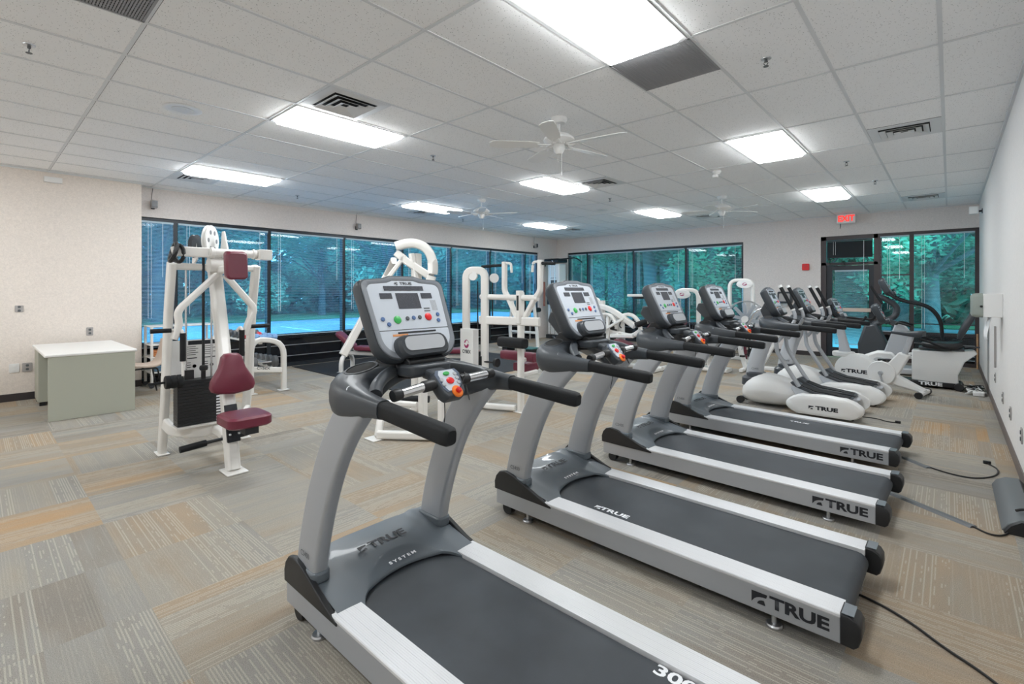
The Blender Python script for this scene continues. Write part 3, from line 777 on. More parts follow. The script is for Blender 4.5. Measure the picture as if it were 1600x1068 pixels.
    # grip bar and control pod
    b = MB(); b.cyl((.66, -.255, 1.075), (.66, -.10, 1.09), .019); b.cyl((.66, .10, 1.09), (.66, .255, 1.095), .019); each(b, 'grip_bar', 'chrome', t)
    b = MB()
    for p0, p1 in (((.66, -.275, 1.073), (.66, -.235, 1.077)), ((.66, -.13, 1.087), (.66, -.07, 1.09)), ((.66, .07, 1.09), (.66, .12, 1.09)), ((.66, .235, 1.094), (.66, .275, 1.095))): b.lathe([(0, 0), (.022, .001), (.024, .006), (.024, (V(p1)-V(p0)).length-.006), (.022, (V(p1)-V(p0)).length), (0, (V(p1)-V(p0)).length)], p0, V(p1)-V(p0), n=18)
    each(b, 'grip_sleeve', 'black', t)
    b = MB(); b.bar([(.55, 0, 1.12), (.60, 0, 1.115), (.65, 0, 1.09)], .10, .045, .03); b.build('pod_arm', 'cowl', t, bevel=.006)
    pu, pn = V((-.62, 0, .78)).normalized(), V((.78, 0, .62)).normalized(); pc = V((.672, 0, 1.088))
    P = lambda u, v, d=0: pc+CY*u+pu*v+pn*d
    b = MB(); sh = [(-.062, -.05), (-.045, -.072), (.045, -.072), (.062, -.05), (.078, .035), (.062, .058), (-.062, .058), (-.078, .035)]
    b.loft([[P(u*k, v*k, d) for u, v in sh] for k, d in ((.85, -.045), (1, -.03), (1, .0), (.93, .012))]); pod = b.build('control_pod', 'cowl', t, bevel=.004)
    b = MB(); b.loft([[P(u*.84, v*.80+.012, d) for u, v in sh] for d in (.010, .0135)]); b.build('keypad', 'padblue', pod)
    b = MB(); b.loft([[P(u*.62, v*.74+.012, d) for u, v in sh] for d in (.0135, .0145)]); b.build('keypad_face', 'panel', pod)
    def ov(u, v, a, c, m, h=.004):
        q = MB(); q.loft([[P(u+a*k*math.cos(w*PI/9), v+c*k*math.sin(w*PI/9), d) for w in range(18)] for k, d in ((1, .014), (1, .014+h), (.85, .016+h))]); q.build('button', m, pod)
    ov(0, .003, .020, .015, 'red'); ov(-.005, .038, .017, .009, 'green')
    for u, v in ((-.042, .012), (-.040, -.010), (.042, .012), (.040, -.010), (.040, .032)): ov(u, v, .010, .009, 'lightgrey', .002)
    q = MB(); q.lathe([(0, 0), (.027, 0), (.027, .006), (.022, .010), (.012, .010), (0, .010)], P(.012, -.050, .010), pn, n=24); q.build('stop_ring', 'orange', pod)
    q = MB(); q.lathe([(0, .01), (.012, .01), (.012, .02), (.008, .024), (0, .024)], P(.012, -.050, .010), pn, n=16); q.build('stop_key', 'red', pod)
    b = MB(); b.tube([P(.02, -.045, .03), P(.06, .0, .05), P(.085, .03, .03), P(.09, -.01, .0), P(.07, -.09, .0), P(.055, -.10, .01), P(.07, -.04, .01)], .0022, .02, n=6)
    b.tube([(.668, -.02, 1.02), (.66, -.01, .93), (.655, -.03, .86)], .0022, .03, n=6); b.build('safety_cord', 'cord', t)
    return t
tm = treadmill()
TL = 'silver and slate treadmill '
tm.location = (-2.25, 1.365, 0); tm['label'] = TL+'nearest the camera, its deck cut by the bottom edge'; tm['group'] = 'row of treadmills'
def belt_mark(t, s, x, y, rz=0, size=.07, lg=False):
    R = V((math.cos(rz), math.sin(rz), 0)); U = V((-math.sin(rz), math.cos(rz), 0))
    text(s, size, (x, y, .1665), R, U, 'inkwhite', t, 'belt_lettering', sx=1.4, bold=.002)
    if lg:
        c = V((x, y, .1665))-R*size*2.35-U*size*.35; logo(size*.75, c, R, U, 'inkwhite', t)
T2 = dup(tm, (-2.25, 2.765, 0), math.radians(-.8), TL+'second from the camera, with a white maker mark on its belt', 'row of treadmills')
T3 = dup(tm, (-2.25, 4.135, 0), math.radians(-1.8), TL+'third from the camera, with a grey cord cover trailing behind it', 'row of treadmills')
T4 = dup(tm, (-2.27, 5.50, 0), math.radians(-3.4), TL+'farthest from the camera, beside the white elliptical trainers', 'row of treadmills')
belt_mark(tm, '300', 1.56, .235, 0, .07); belt_mark(T2, 'TRUE', .78, -.195, 0, .055, True); belt_mark(T4, 'TRUE', 1.15, .12, 0, .05)

# ------------------------------------------------------------------ elliptical trainers
def elliptical():
    t = thing('elliptical_trainer', '', 'elliptical trainer')
    # front shell: rounded body tapering back along the floor
    secs = [((.02, 0, .15), (0, 1, 0), (0, 0, 1), .26, .16), ((.10, 0, .19), (0, 1, 0), (0, 0, 1), .40, .30), ((.25, 0, .215), (0, 1, 0), (0, 0, 1), .48, .38), ((.42, 0, .21), (0, 1, 0), (0, 0, 1), .46, .36), ((.62, 0, .185), (0, 1, 0), (0, 0, 1), .36, .28), ((.85, 0, .15), (0, 1, 0), (0, 0, 1), .26, .20), ((1.02, 0, .13), (0, 1, 0), (0, 0, 1), .20, .16)]
    b = MB(); loft_sections(b, smooth_secs(secs, 4), .48, 6); b.build('front_shell', 'white_plastic', t)
    b = MB(); b.lathe([(.13, .30), (.125, .40), (.10, .415), (0, .415)], (.16, 0, 0), n=24)
    b.lathe([(.10, .22), (.15, .24), (.145, .33), (.11, .36)], (.13, 0, 0), n=24); b.build('collar', 'dark', t)
    # upright
    cen = [(.13, .34), (.16, .55), (.22, .75), (.30, .93), (.37, 1.06)]; S = []
    for i, (x, z) in enumerate(cen):
        a, c = cen[max(0, i-1)], cen[min(4, i+1)]; tn = V((c[0]-a[0], 0, c[1]-a[1])).normalized()
        S.append(((x, 0, z), (tn.z, 0, -tn.x), (0, 1, 0), .20-.01*i, .15))
    b = MB(); loft_sections(b, smooth_secs(S, 3), .3, 4); b.build('upright', 'lightgrey', t)
    text('CS400', .036, (.16, -.0775, .46), (1, 0, 0), (0, 0, 1), 'inkgrey', t, sx=.9)
    front_frame(t)
    b = MB(); b.prism([(.28, 1.08), (.22, 1.22), (.28, 1.34), (.36, 1.32), (.44, 1.15), (.44, 1.08)], 'y', -.08, .08); b.build('neck', 'cowl', t, bevel=.012)
    console(t, (.385, 0, 1.345), .175, .20)
    for s in (-1, 1):
        # moving arm: lower link, curved tube, straight foam grip
        b = MB(); b.tube([(.70, s*.25, .32), (.46, s*.25, .72), (.44, s*.24, .92)], .024, .05, n=10); b.build('lower_link', 'silver', t)
        b = MB(); b.tube([(.47, s*.25, .85), (.60, s*.24, 1.02), (.66, s*.22, 1.13), (.64, s*.215, 1.22), (.62, s*.21, 1.25)], .021, .06, n=10); b.build('moving_arm', 'silver', t)
        b = MB(); b.tube([(.625, s*.21, 1.245), (.49, s*.20, 1.52)], .022, n=12); g = b.build('arm_grip', 'foam', t)
        b = MB(); b.cyl((.49, s*.20, 1.518), (.478, s*.20, 1.545), .023); b.cyl((.630, s*.21, 1.235), (.622, s*.21, 1.252), .026); each(b, 'grip_end', 'white_plastic', g)
        # pedal rail and long foot pedal
        y = s*.15
        prof = [(.66, .20), (.60, .30), (.66, .335), (.72, .30), (.86, .235), (1.05, .215), (1.22, .205), (1.27, .18), (1.22, .15), (.80, .16)]
        b = MB(); b.prism(prof, 'y', y-.085, y+.085); b.build('pedal_link', 'lightgrey', t, bevel=.012)
        prof = [(.62, .335), (.60, .36), (.64, .375), (.70, .335), (.86, .275), (1.02, .262), (1.20, .245), (1.23, .225), (1.20, .222), (1.0, .24), (.84, .25), (.68, .30)]
        b = MB(); b.prism(prof, 'y', y-.095, y+.095); b.build('foot_pedal', 'dark', t, bevel=.008)
        prof = [(.66, .325), (.70, .316), (.86, .262), (1.20, .236), (1.205, .246), (1.02, .272), (.86, .288), (.72, .335)]
        b = MB(); b.prism(prof, 'y', y-.075, y+.075); b.build('pedal_pad', 'foam', t, bevel=.004)
        # rear disc housing
        y = s*.30
        ell = [(.96+.385*math.cos(a)*(1 if math.cos(a) > 0 else 1.0), .125+.135*math.sin(a)) for a in [q*2*PI/32 for q in range(32)]]
        ell = [(x, max(z, .02)) for x, z in ell]; ell = [(x, .125+(z-.125)*(1.0 if abs(x-.96) < .2 else 1.12)) for x, z in ell]; ell = [(x, max(z, .02)) for x, z in ell]
        b = MB(); cx, cz = .96, .125
        b.loft([[(cx+(x-cx)*k, y+s*d, cz+(z-cz)*k) for x, z in ell] for k, d in ((1, -.06), (1, .03), (.94, .055), (.80, .066), (.6, .068))]); b.build('rear_housing', 'white_plastic', t)
        if s < 0:
            logo(.045, (.82, -.3695, .095), (1, 0, 0), (0, 0, 1), 'ink', t, .001); text('TRUE', .06, (1.0, -.3695, .115), (1, 0, 0), (0, 0, 1), 'ink', t, sx=1.5, bold=.003, depth=.001)
    b = MB(); b.bar([(1.22, -.34, .04), (1.22, .34, .04)], .07, .05); b.build('rear_stabiliser', 'black', t, bevel=.005)
    b = MB(); b.cyl((.0, -.17, .05), (.0, -.11, .05), .045); b.cyl((.0, .11, .05), (.0, .17, .05), .045); each(b, 'transport_wheel', 'black', t)
    b = MB(); b.tube([(.35, -.12, 1.0), (.52, -.13, .97), (.62, -.10, 1.0), (.66, -.02, 1.0), (.66, .04, 1.0)], .024, .04); b.build('fixed_grip', 'foam', t)
    return t
e1 = elliptical(); e1.location = (-2.05, 6.97, 0); e1['label'] = 'white elliptical trainer beside the farthest treadmill, the nearer of two'; e1['group'] = 'elliptical trainers'
e2 = dup(e1, (-1.93, 8.08, 0), math.radians(-2), 'white elliptical trainer partly hidden behind the nearer one', 'elliptical trainers')

# ------------------------------------------------------------------ upright bike
UB = thing('exercise_bike', 'white upright exercise bike with round front shell and small grey saddle', 'exercise bike', (-.85, 9.15, 0), world=True, rz=0)
ORIG[UB.name] = V((-1.32, 9.15, 0)); UB.location = (-1.32, 9.12, 0); UB.rotation_euler.z = math.radians(-10)
ORIG[UB.name] = V((0, 0, 0))
b = MB(); pr = [(.27+.27*math.cos(a), .27+.25*math.sin(a)) for a in [q*2*PI/28 for q in range(28)]]
pr = [(x, max(z, .06)) for x, z in pr]
b.loft([[(.27+(x-.27)*k, y, .27+(z-.27)*k) for x, z in pr] for k, y in ((.9, -.10), (1, -.085), (1, .085), (.9, .10))]); b.build('front_shell', 'white_plastic', UB)
logo(.05, (.10, -.1015, .235), (1, 0, 0), (0, 0, 1), 'ink', UB, .002); text('TRUE', .075, (.30, -.1015, .26), (1, 0, 0), (0, 0, 1), 'ink', UB, sx=1.5, bold=.003, depth=.002)
b = MB(); b.prism([(.36, .10), (.40, .45), (.62, .36), (.80, .60), (.92, .56), (.78, .26), (1.10, .09), (1.06, .05), (.70, .13), (.5, .07)], 'y', -.07, .07); b.build('rear_body', 'white_plastic', UB, bevel=.02)
b = MB(); b.lathe([(0, 0), (.165, 0), (.175, .02), (.165, .035), (.06, .045), (0, .045)], (.60, -.075, .28), (0, -1, 0), n=32); dk = b.build('crank_disc', 'white_plastic', UB)
b = MB(); b.lathe([(0, .04), (.035, .045), (.03, .06), (0, .06)], (.60, -.075, .28), (0, -1, 0), n=16); b.bar([(.60, -.145, .28), (.64, -.15, .12)], .03, .02); b.build('crank', 'steel', UB)
b = MB(); b.bar([(.60, .10, .28), (.55, .11, .44)], .03, .02); b.build('crank', 'steel', UB)
b = MB(); b.rbox((.645, -.20, .11), (.11, .09, .035), r=.3); b.build('pedal', 'black', UB, bevel=.005)
b = MB(); b.rbox((.55, .16, .44), (.11, .09, .035), r=.3); b.build('pedal', 'black', UB, bevel=.005)
S = [((.12, 0, .48), (1, 0, 0), (0, 1, 0), .17, .13), ((.10, 0, .66), (1, 0, 0), (0, 1, 0), .12, .10), ((.05, 0, .88), (1, 0, 0), (0, 1, 0), .11, .09), ((.02, 0, 1.02), (1, 0, 0), (0, 1, 0), .14, .12)]
b = MB(); loft_sections(b, smooth_secs(S, 3), .3, 4); b.build('handlebar_post', 'lightgrey', UB)
b = MB(); b.rbox((.10, 0, .50), (.30, .2, .08), r=.4); b.build('post_collar', 'white_plastic', UB, bevel=.02)
console(UB, (.02, 0, 1.22), .12, .165)
b = MB()
for s in (-1, 1): b.tube([(.02, s*.05, 1.02), (.05, s*.20, 1.06), (.25, s*.24, 1.04), (.42, s*.22, 1.03), (.45, s*.20, 1.10)], .018, .06, n=10)
b.tube([(.02, -.1, 1.07), (-.02, -.16, 1.14), (-.03, -.16, 1.26)], .018, .04); b.tube([(.02, .1, 1.07), (-.02, .16, 1.14), (-.03, .16, 1.26)], .018, .04)
b.build('handlebar', 'foam', UB)
b = MB(); b.bar([(.84, 0, .52), (.93, 0, .84)], .09, .06); b.build('seat_post', 'lightgrey', UB)
S = [((.70, 0, .875), (0, 1, 0), (0, 0, 1), .05, .04), ((.80, 0, .87), (0, 1, 0), (0, 0, 1), .08, .055), ((.92, 0, .865), (0, 1, 0), (0, 0, 1), .18, .07), ((1.02, 0, .87), (0, 1, 0), (0, 0, 1), .25, .09), ((1.07, 0, .875), (0, 1, 0), (0, 0, 1), .22, .07)]
b = MB(); loft_sections(b, smooth_secs(S, 4), .45, 5); b.build('saddle', 'cowl', UB)
b = MB(); b.bar([(1.06, -.22, .05), (1.06, .22, .05)], .07, .06); b.bar([(.10, -.22, .05), (.10, .22, .05)], .07, .06); each(b, 'stabiliser', 'white_plastic', UB, bevel=.01)
b = MB()
for x in (.10, 1.06):
    for s in (-1, 1): b.cyl((x, s*.215, .045), (x, s*.26, .045), .045)
each(b, 'end_cap', 'black', UB, bevel=.006)

# recumbent bike
RB = thing('recumbent_bike', 'white recumbent exercise bike with black bucket seat under the far window', 'exercise bike', (-1.10, 9.95, 0))
b = MB(); pr = [(.0, .08), (-.04, .25), (.05, .42), (.22, .50), (.42, .50), (.52, .36), (.50, .10)]
b.prism(pr, 'y', -.11, .11); b.build('front_shell', 'white_plastic', RB, bevel=.03)
b = MB(); b.prism([(.30, .46), (.46, .98), (.56, .95), (.66, .80), (.62, .50), (.50, .42)], 'y', -.075, .075); b.build('mast', 'lightgrey', RB, bevel=.02)
b = MB(); b.prism([(.66, .56), (.66, .10), (1.20, .06), (1.19, .22), (1.26, .42), (1.40, .56), (1.36, .60), (1.05, .57)], 'y', -.14, .14); b.build('rear_body', 'white_plastic', RB, bevel=.015)
b = MB(); b.box(.46, 1.24, -.16, .16, .03, .10); b.build('base_rail', 'black', RB, bevel=.01)
text('TRUE', .07, (.88, -.1615, .065), (1, 0, 0), (0, 0, 1), 'inkwhite', RB, sx=1.6, bold=.003, depth=.001)
b = MB(); b.lathe([(0, 0), (.10, 0), (.11, .02), (.05, .03), (0, .03)], (.26, -.11, .30), (0, -1, 0)); b.bar([(.26, -.15, .30), (.38, -.15, .38)], .03, .02); b.build('crank', 'steel', RB)
for (x, y, z) in ((.38, -.21, .38), (.14, .20, .22)): MB().rbox((x, y, z), (.12, .10, .04), r=.3).build('pedal', 'black', RB, bevel=.005)
S = [((.78, 0, .66), (0, 1, 0), (0, 0, 1), .30, .06), ((.92, 0, .64), (0, 1, 0), (0, 0, 1), .42, .10), ((1.12, 0, .64), (0, 1, 0), (0, 0, 1), .44, .11), ((1.24, 0, .68), (0, 1, 0), (0, 0, 1), .38, .08)]
b = MB(); loft_sections(b, smooth_secs(S, 4), .4, 4); b.build('seat', 'black', RB)
b = MB(); b.box(.74, 1.26, -.16, .16, .585, .615); b.cyl((1.26, -.2, .66), (1.42, -.2, .66), .012); b.build('seat_carriage', 'dark', RB, bevel=.005)
S = [((1.20, 0, .76), (0, 1, 0), (1, 0, -.4), .34, .05), ((1.25, 0, .90), (0, 1, 0), (1, 0, -.35), .46, .08), ((1.34, 0, 1.10), (0, 1, 0), (1, 0, -.4), .46, .08), ((1.42, 0, 1.26), (0, 1, 0), (1, 0, -.4), .40, .06), ((1.43, 0, 1.31), (0, 1, 0), (1, 0, -.4), .26, .04)]
b = MB(); loft_sections(b, smooth_secs(S, 4), .42, 5); b.build('seat_back', 'dark', RB)
b = MB()
for s in (-1, 1): b.tube([(1.12, s*.1, .60), (1.05, s*.30, .62), (.86, s*.31, .72), (.76, s*.30, .74)], .017, .05)
each(b, 'side_handle', 'foam', RB)
b = MB(); b.tube([(.46, -.04, .94), (.50, -.20, .98), (.66, -.24, .93)], .017, .05); b.tube([(.46, .04, .94), (.50, .20, .98), (.66, .24, .93)], .017, .05); each(b, 'front_handle', 'foam', RB)
console(RB, (.28, 0, 1.12), .13, .17)
b = MB(); b.prism([(.26, 1.0), (.20, 1.12), (.32, 1.05), (.54, .96), (.48, .88)], 'y', -.05, .05); b.build('neck', 'dark', RB, bevel=.01)
b = MB()
for s in (-1, 1): b.cyl((1.20, s*.10, .055), (1.20, s*.22, .055), .055); b.cyl((.06, s*.10, .05), (.06, s*.22, .05), .05)
each(b, 'foot_wheel', 'black', RB, bevel=.006)

# stair climber at the back
ST = thing('stair_climber', 'dark stair climber with two arched handrails in front of the far window', 'stair climber', (-1.15, 11.2, 0))
b = MB(); b.prism([(-.10, .0), (-.12, .50), (-.02, .85), (.16, .88), (.30, .55), (.36, .0)], 'y', -.17, .17); b.build('pedestal', 'cowl', ST, bevel=.04)
b = MB(); b.box(-.15, 1.15, -.28, .28, .02, .12); b.build('base', 'lightgrey', ST, bevel=.02)
b = MB(); b.tube([(.10, 0, .85), (.42, 0, 1.0), (.46, 0, 1.18), (.30, 0, 1.32), (.16, 0, 1.38)], .05, .1, n=12); b.build('mast', 'dark', ST)
console(ST, (.32, 0, 1.56), .19, .17)
for s in (-1, 1):
    b = MB(); b.tube([(.34, s*.22, 1.42), (.50, s*.26, 1.30), (.88, s*.28, 1.22), (1.04, s*.28, .98), (1.06, s*.28, .52), (1.06, s*.27, .1)], .024, .16, n=10); b.build('handrail', 'foam', ST)
    b = MB(); b.bar([(.30, s*.13, .30), (1.0, s*.13, .26 if s > 0 else .44)], .07, .05); b.build('pedal_arm', 'white_plastic', ST, bevel=.006)
    b = MB(); b.rbox((.95, s*.13, (.28 if s > 0 else .46)), (.36, .17, .04), r=.2); b.build('foot_pedal', 'black', ST, bevel=.006)
b = MB(); b.bar([(.25, -.18, 1.24), (.08, -.20, 1.56)], .05, .04); b.build('tall_grip', 'foam', ST)

# fan bike
AD = thing('fan_bike', 'grey fan bike with clear round fan cover beyond the fourth treadmill', 'exercise bike', (-2.76, 9.5, 0))
b = MB(); b.lathe([(.0, -.04), (.31, -.05), (.33, -.02), (.33, .02), (.31, .05), (0, .04)], (0, 0, .98-.02), (0, -1, 0), n=36); b.build('fan_cover', 'clear', AD)
b = MB()
for k in range(10):
    a = k*PI/5+.2; R = Matrix.Rotation(a, 3, 'Y'); b.rbox(R @ V((.17, 0, 0))+V((0, 0, .96)), (.24, .03, .055), R, r=.1)
b.build('fan_blade', 'lightgrey', AD)
b = MB(); b.tube([(.33*math.cos(q*PI/20), -.055, .96+.33*math.sin(q*PI/20)) for q in range(40)], .008, n=6, loop=True); b.tube([(.33*math.cos(q*PI/20), .055, .96+.33*math.sin(q*PI/20)) for q in range(40)], .008, n=6, loop=True); b.build('cage_ring', 'steel', AD)
b = MB(); b.lathe([(0, -.07), (.06, -.07), (.06, .07), (0, .07)], (0, 0, .96), (0, -1, 0)); b.build('hub', 'white_plastic', AD)
b = MB(); b.bar([(-.02, 0, .98), (-.1, 0, .4), (0, 0, .08)], .09, .08, .1); b.bar([(0, 0, .10), (.80, 0, .10)], .08, .07); b.bar([(.25, 0, .1), (.55, 0, .70)], .07, .06); b.bar([(-.02, -.24, .05), (-.02, .24, .05)], .06, .06); b.bar([(.78, -.24, .05), (.78, .24, .05)], .06, .06); b.build('frame', 'white_plastic', AD, bevel=.006)
S = [((.42, 0, .80), (0, 1, 0), (0, 0, 1), .08, .05), ((.58, 0, .80), (0, 1, 0), (0, 0, 1), .24, .08), ((.68, 0, .81), (0, 1, 0), (0, 0, 1), .26, .08)]
b = MB(); loft_sections(b, smooth_secs(S, 3), .4, 4); b.bar([(.55, 0, .68), (.58, 0, .78)], .05, .05); b.build('saddle', 'black', AD)
for s in (-1, 1):
    b = MB(); b.tube([(.05, s*.10, .42), (.10, s*.16, .9), (.22, s*.24, 1.12), (.36, s*.24, 1.18)], .016, .08); b.build('push_arm', 'chrome', AD)
    b = MB(); b.bar([(.12, s*.10, .38), (.12+s*.12, s*.11, .30)], .02, .02); b.rbox((.12+s*.13, s*.16, .30), (.09, .09, .03), r=.3); b.build('pedal', 'black', AD)

# ------------------------------------------------------------------ selectorised machines (world coordinates)
def foot(b, x, y, w=.12, d=.07): b.box(x-w/2, x+w/2, y-d/2, y+d/2, 0, .012)
def pad(b, secs, r=.35): return loft_sections(b, secs, r, 5)

# M1 ------------------------------------------------------------
m1 = thing('weight_machine', 'tall white pulley machine with bell-shaped burgundy back pad and black weight stack', 'weight machine', (-4.9, 1.5, 0), world=True)
b = MB()
for y in (1.17, 1.86):
    b.bar([(-5.30, y, .01), (-5.20, y, .45), (-5.08, y+.0, 1.30), (-4.98, y, 1.72)], .06, .10, .10, up=(1, 0, 0))
    b.box(-5.39, -5.22, y-.045, y+.045, 0, .012)
b.bar([(-4.99, 1.17, 1.69), (-4.99, 1.86, 1.69)], .07, .06)
# low frame: band curving forward from the left leg to the post
b.bar([(-5.20, 1.17, .30), (-5.10, 1.20, .24), (-4.98, 1.34, .22), (-4.96, 1.52, .22), (-5.0, 1.70, .22), (-5.18, 1.86, .30)], .05, .10, .06)
b.bar([(-5.0, 1.5, .22), (-4.78, 1.5, .22), (-4.42, 1.48, .14)], .06, .08, .05)
b.build('frame', 'white', m1, bevel=.006)
b = MB(); b.bar([(-4.36, 1.45, .01), (-4.50, 1.46, .50), (-4.72, 1.48, 1.10), (-4.94, 1.49, 1.66)], .10, .11, .1, up=(1, 0, 0)); b.box(-4.45, -4.24, 1.37, 1.53, 0, .014)
post = b.build('front_post', 'white', m1, bevel=.006)
# rear guide column carrying the pulley wheel
b = MB(); b.bar([(-4.99, 1.50, 1.70), (-4.97, 1.50, 1.84)], .10, .12, up=(1, 0, 0))
b.prism([(-5.13, 1.70), (-5.10, 1.93), (-5.05, 1.95), (-4.99, 1.76)], 'y', 1.36, 1.375)
b.prism([(-5.0, 1.76), (-4.95, 2.02), (-4.90, 2.02), (-4.78, 1.80)], 'y', 1.55, 1.565)
b.build('pulley_bracket', 'white', m1, bevel=.003)
b = MB(); c = (-4.96, 1.46, 1.93)
b.lathe([(.03, -.02), (.135, -.02), (.14, -.012), (.128, 0), (.14, .012), (.135, .02), (.03, .02)], c, (.62, .78, 0), n=36); each(b, 'pulley_wheel', 'white_plastic', m1)
b = MB()
for q in range(6):
    a = q*PI/3; ax = V((.62, .78, 0)).normalized(); u_ = V((.78, -.62, 0)).normalized(); o_ = V(c)+u_*.082*math.cos(a)+V((0, 0, .082*math.sin(a)))
    b.cyl(o_-ax*.0215, o_+ax*.0215, .020, n=14)
each(b, 'wheel_hole', 'bodygrey', m1)
b = MB(); b.lathe([(.0, -.017), (.105, -.017), (.098, 0), (.105, .017), (0, .017)], (-5.06, 1.37, 1.88), (.62, .78, 0), n=28); each(b, 'pulley_wheel', 'dark', m1)
b = MB()
# swinging yoke: flat curved band on the left, round axle, end plate
b.bar([(-4.78, 1.13, 1.80), (-4.80, 1.16, 1.81), (-4.80, 1.42, 1.81)], .03, .085, .03)
b.cyl((-4.80, 1.40, 1.815), (-4.80, 1.80, 1.815), .036)
b.lathe([(.0, 0), (.05, 0), (.05, .03), (0, .03)], (-4.80, 1.41, 1.81), (0, 1, 0)); b.lathe([(.0, 0), (.046, 0), (.046, .02), (0, .02)], (-4.80, 1.76, 1.815), (0, 1, 0))
b.box(-4.84, -4.72, 1.80, 1.91, 1.765, 1.86)
b.build('yoke', 'white', m1, bevel=.004)
b = MB(); b.tube([(-4.80+.06*math.cos(q*PI/7), 1.14+.02*math.sin(q*PI/7), 1.80+.075*math.sin(q*PI/7)) for q in range(14)], .018, n=8, loop=True); b.tube([(-4.80+.055*math.cos(q*PI/7), 1.18+.02*math.cos(q*PI/7), 1.79+.07*math.sin(q*PI/7)) for q in range(14)], .016, n=8, loop=True); b.build('strap', 'black', m1)
for s, yo in ((-1, 0), (1, 0)):
    yc = 1.48
    b = MB(); ya = yc+s*.30; yl = 1.14 if s < 0 else 1.75
    b.bar([(-4.74, yc+s*.03, 1.62), (-4.70, yl+.0, 1.31), (-4.70, yl-s*.02 if s < 0 else yl-.06, 1.20), (-4.70, 1.12 if s < 0 else 1.66, 1.08)], .05, .065, .06, up=(1, 0, 0))
    arm = b.build('swing_arm', 'white', m1, bevel=.004)
    yh = 1.175 if s < 0 else 1.625
    b = MB(); b.tube([(-4.70, yh-.03, 1.12), (-4.68, yh-.01, 1.16), (-4.67, yh, 1.13), (-4.67, yh, 1.09)], .014, .03); b.cyl((-4.67, yh, 1.10), (-4.67, yh, .78), .010); each(b, 'handle_stem', 'white', arm)
    b = MB(); b.cyl((-4.67, yh, 1.13), (-4.67, yh, .90), .022); each(b, 'handle_grip', 'foam', arm)
    a0, a1 = ((.96, 1.10) if s < 0 else (1.71, 1.87)); b = MB(); b.cyl((-4.70, a0, 1.155), (-4.70, a1, 1.155), .018); each(b, 'handle_grip', 'foam', arm)
    b = MB(); b.cyl((-4.70, a1 if s < 0 else a0-.05, 1.155), (-4.70, (a1+.05) if s < 0 else a0, 1.155), .012); each(b, 'handle_stem', 'white', arm)
b = MB(); b.bar([(-4.82, 1.50, 1.66), (-4.55, 1.50, 1.67)], .07, .07); b.rbox((-4.84, 1.49, 1.70), (.14, .16, .12), r=.3, axis=1); b.build('pad_bracket', 'white', m1, bevel=.005)
b = MB(); pad(b, [((-4.535, 1.515, 1.70), (0, 1, .04), (-.1, 0, 1), .15, .215), ((-4.52, 1.515, 1.70), (0, 1, .04), (-.1, 0, 1), .168, .235), ((-4.46, 1.515, 1.69), (0, 1, .04), (-.1, 0, 1), .168, .235), ((-4.445, 1.515, 1.69), (0, 1, .04), (-.1, 0, 1), .145, .205)], .2); b.build('head_pad', 'burg', m1)
# bell-shaped back pad (outline in the y-z plane, extruded along x with soft edge)
bell = [(0, .19), (.05, .185), (.075, .16), (.085, .12), (.10, .07), (.13, .02), (.16, -.03), (.17, -.08), (.155, -.115), (.12, -.13), (0, -.145)]
bell = bell+[(-y, z) for y, z in bell[::-1][1:-1]]
b = MB(); b.loft([[(x+z*-.12, 1.475+y*k, .765+z*k) for y, z in bell] for x, k in ((-4.50, .93), (-4.485, 1), (-4.43, 1), (-4.415, .95), (-4.405, .85))]); b.build('back_pad', 'burg', m1)
b = MB(); b.box(-4.60, -4.48, 1.44, 1.51, .70, .84); b.build('pad_mount', 'white', m1)
b = MB(); S = [((-4.20, 1.48, .410), 0, .30), ((-4.20, 1.48, .424), 0, .33), ((-4.20, 1.48, .482), 0, .33), ((-4.20, 1.48, .496), 0, .30)]
b.loft([[V(c)+V((u, v, 0)) for u, v in rrect(w*1.08, w, .22, 5)] for c, _, w in S]); b.build('seat', 'burg', m1)
b = MB(); b.bar([(-4.46, 1.465, .37), (-4.08, 1.48, .385)], .06, .05); b.box(-4.12, -4.04, 1.43, 1.53, .36, .41); b.build('seat_support', 'black', m1)
b = MB(); b.prism([(-4.352, .24), (-4.372, .32), (-4.44, .53), (-4.452, .53), (-4.38, .24)], 'y', 1.41, 1.505); pl = b.build('adjuster_plate', 'ink', m1)
b = MB()
for z in (.30, .34, .38, .42): b.box(-4.364+(.30-z)*.30-.004+.01, -4.352+(.30-z)*.30+.004+.01, 1.418, 1.430, z, z+.012); b.box(-4.364+(.30-z)*.30-.004+.01, -4.352+(.30-z)*.30+.004+.01, 1.485, 1.497, z, z+.012)
b.build('adjuster_mark', 'inkwhite', pl, smooth=False)
# stack of plates
for k in range(15):
    b = MB(); z = .30+k*.0262; b.box(-5.06, -4.93, 1.20, 1.56, z, z+.0245); b.build('weight_plate', 'black', m1, bevel=.002)
b = MB()
for k in range(14): b.box(-4.9298, -4.929, 1.50, 1.535, .306+k*.0262, .320+k*.0262)
b.build('plate_number', 'inkwhite', m1, smooth=False)
b = MB(); b.box(-5.08, -4.91, 1.19, 1.57, .28, .296); b.box(-5.02, -4.97, 1.34, 1.42, .22, .28); b.build('stack_base', 'white', m1)
b = MB()
for y in (1.28, 1.48): b.cyl((-4.995, y, .28), (-4.995, y, 1.68), .009, n=10)
each(b, 'guide_rod', 'chrome', m1)
b = MB(); b.cyl((-4.96, 1.405, .72), (-4.96, 1.405, 1.80), .012, n=8); b.box(-4.975, -4.945, 1.39, 1.42, .60, .80); b.lathe([(0, -.03), (.03, -.02), (.035, 0), (.03, .02), (0, .03)], (-4.95, 1.405, .79), (0, 0, 1)); b.box(-4.99, -4.95, 1.26, 1.33, .70, .78); b.build('cable', 'black', m1)
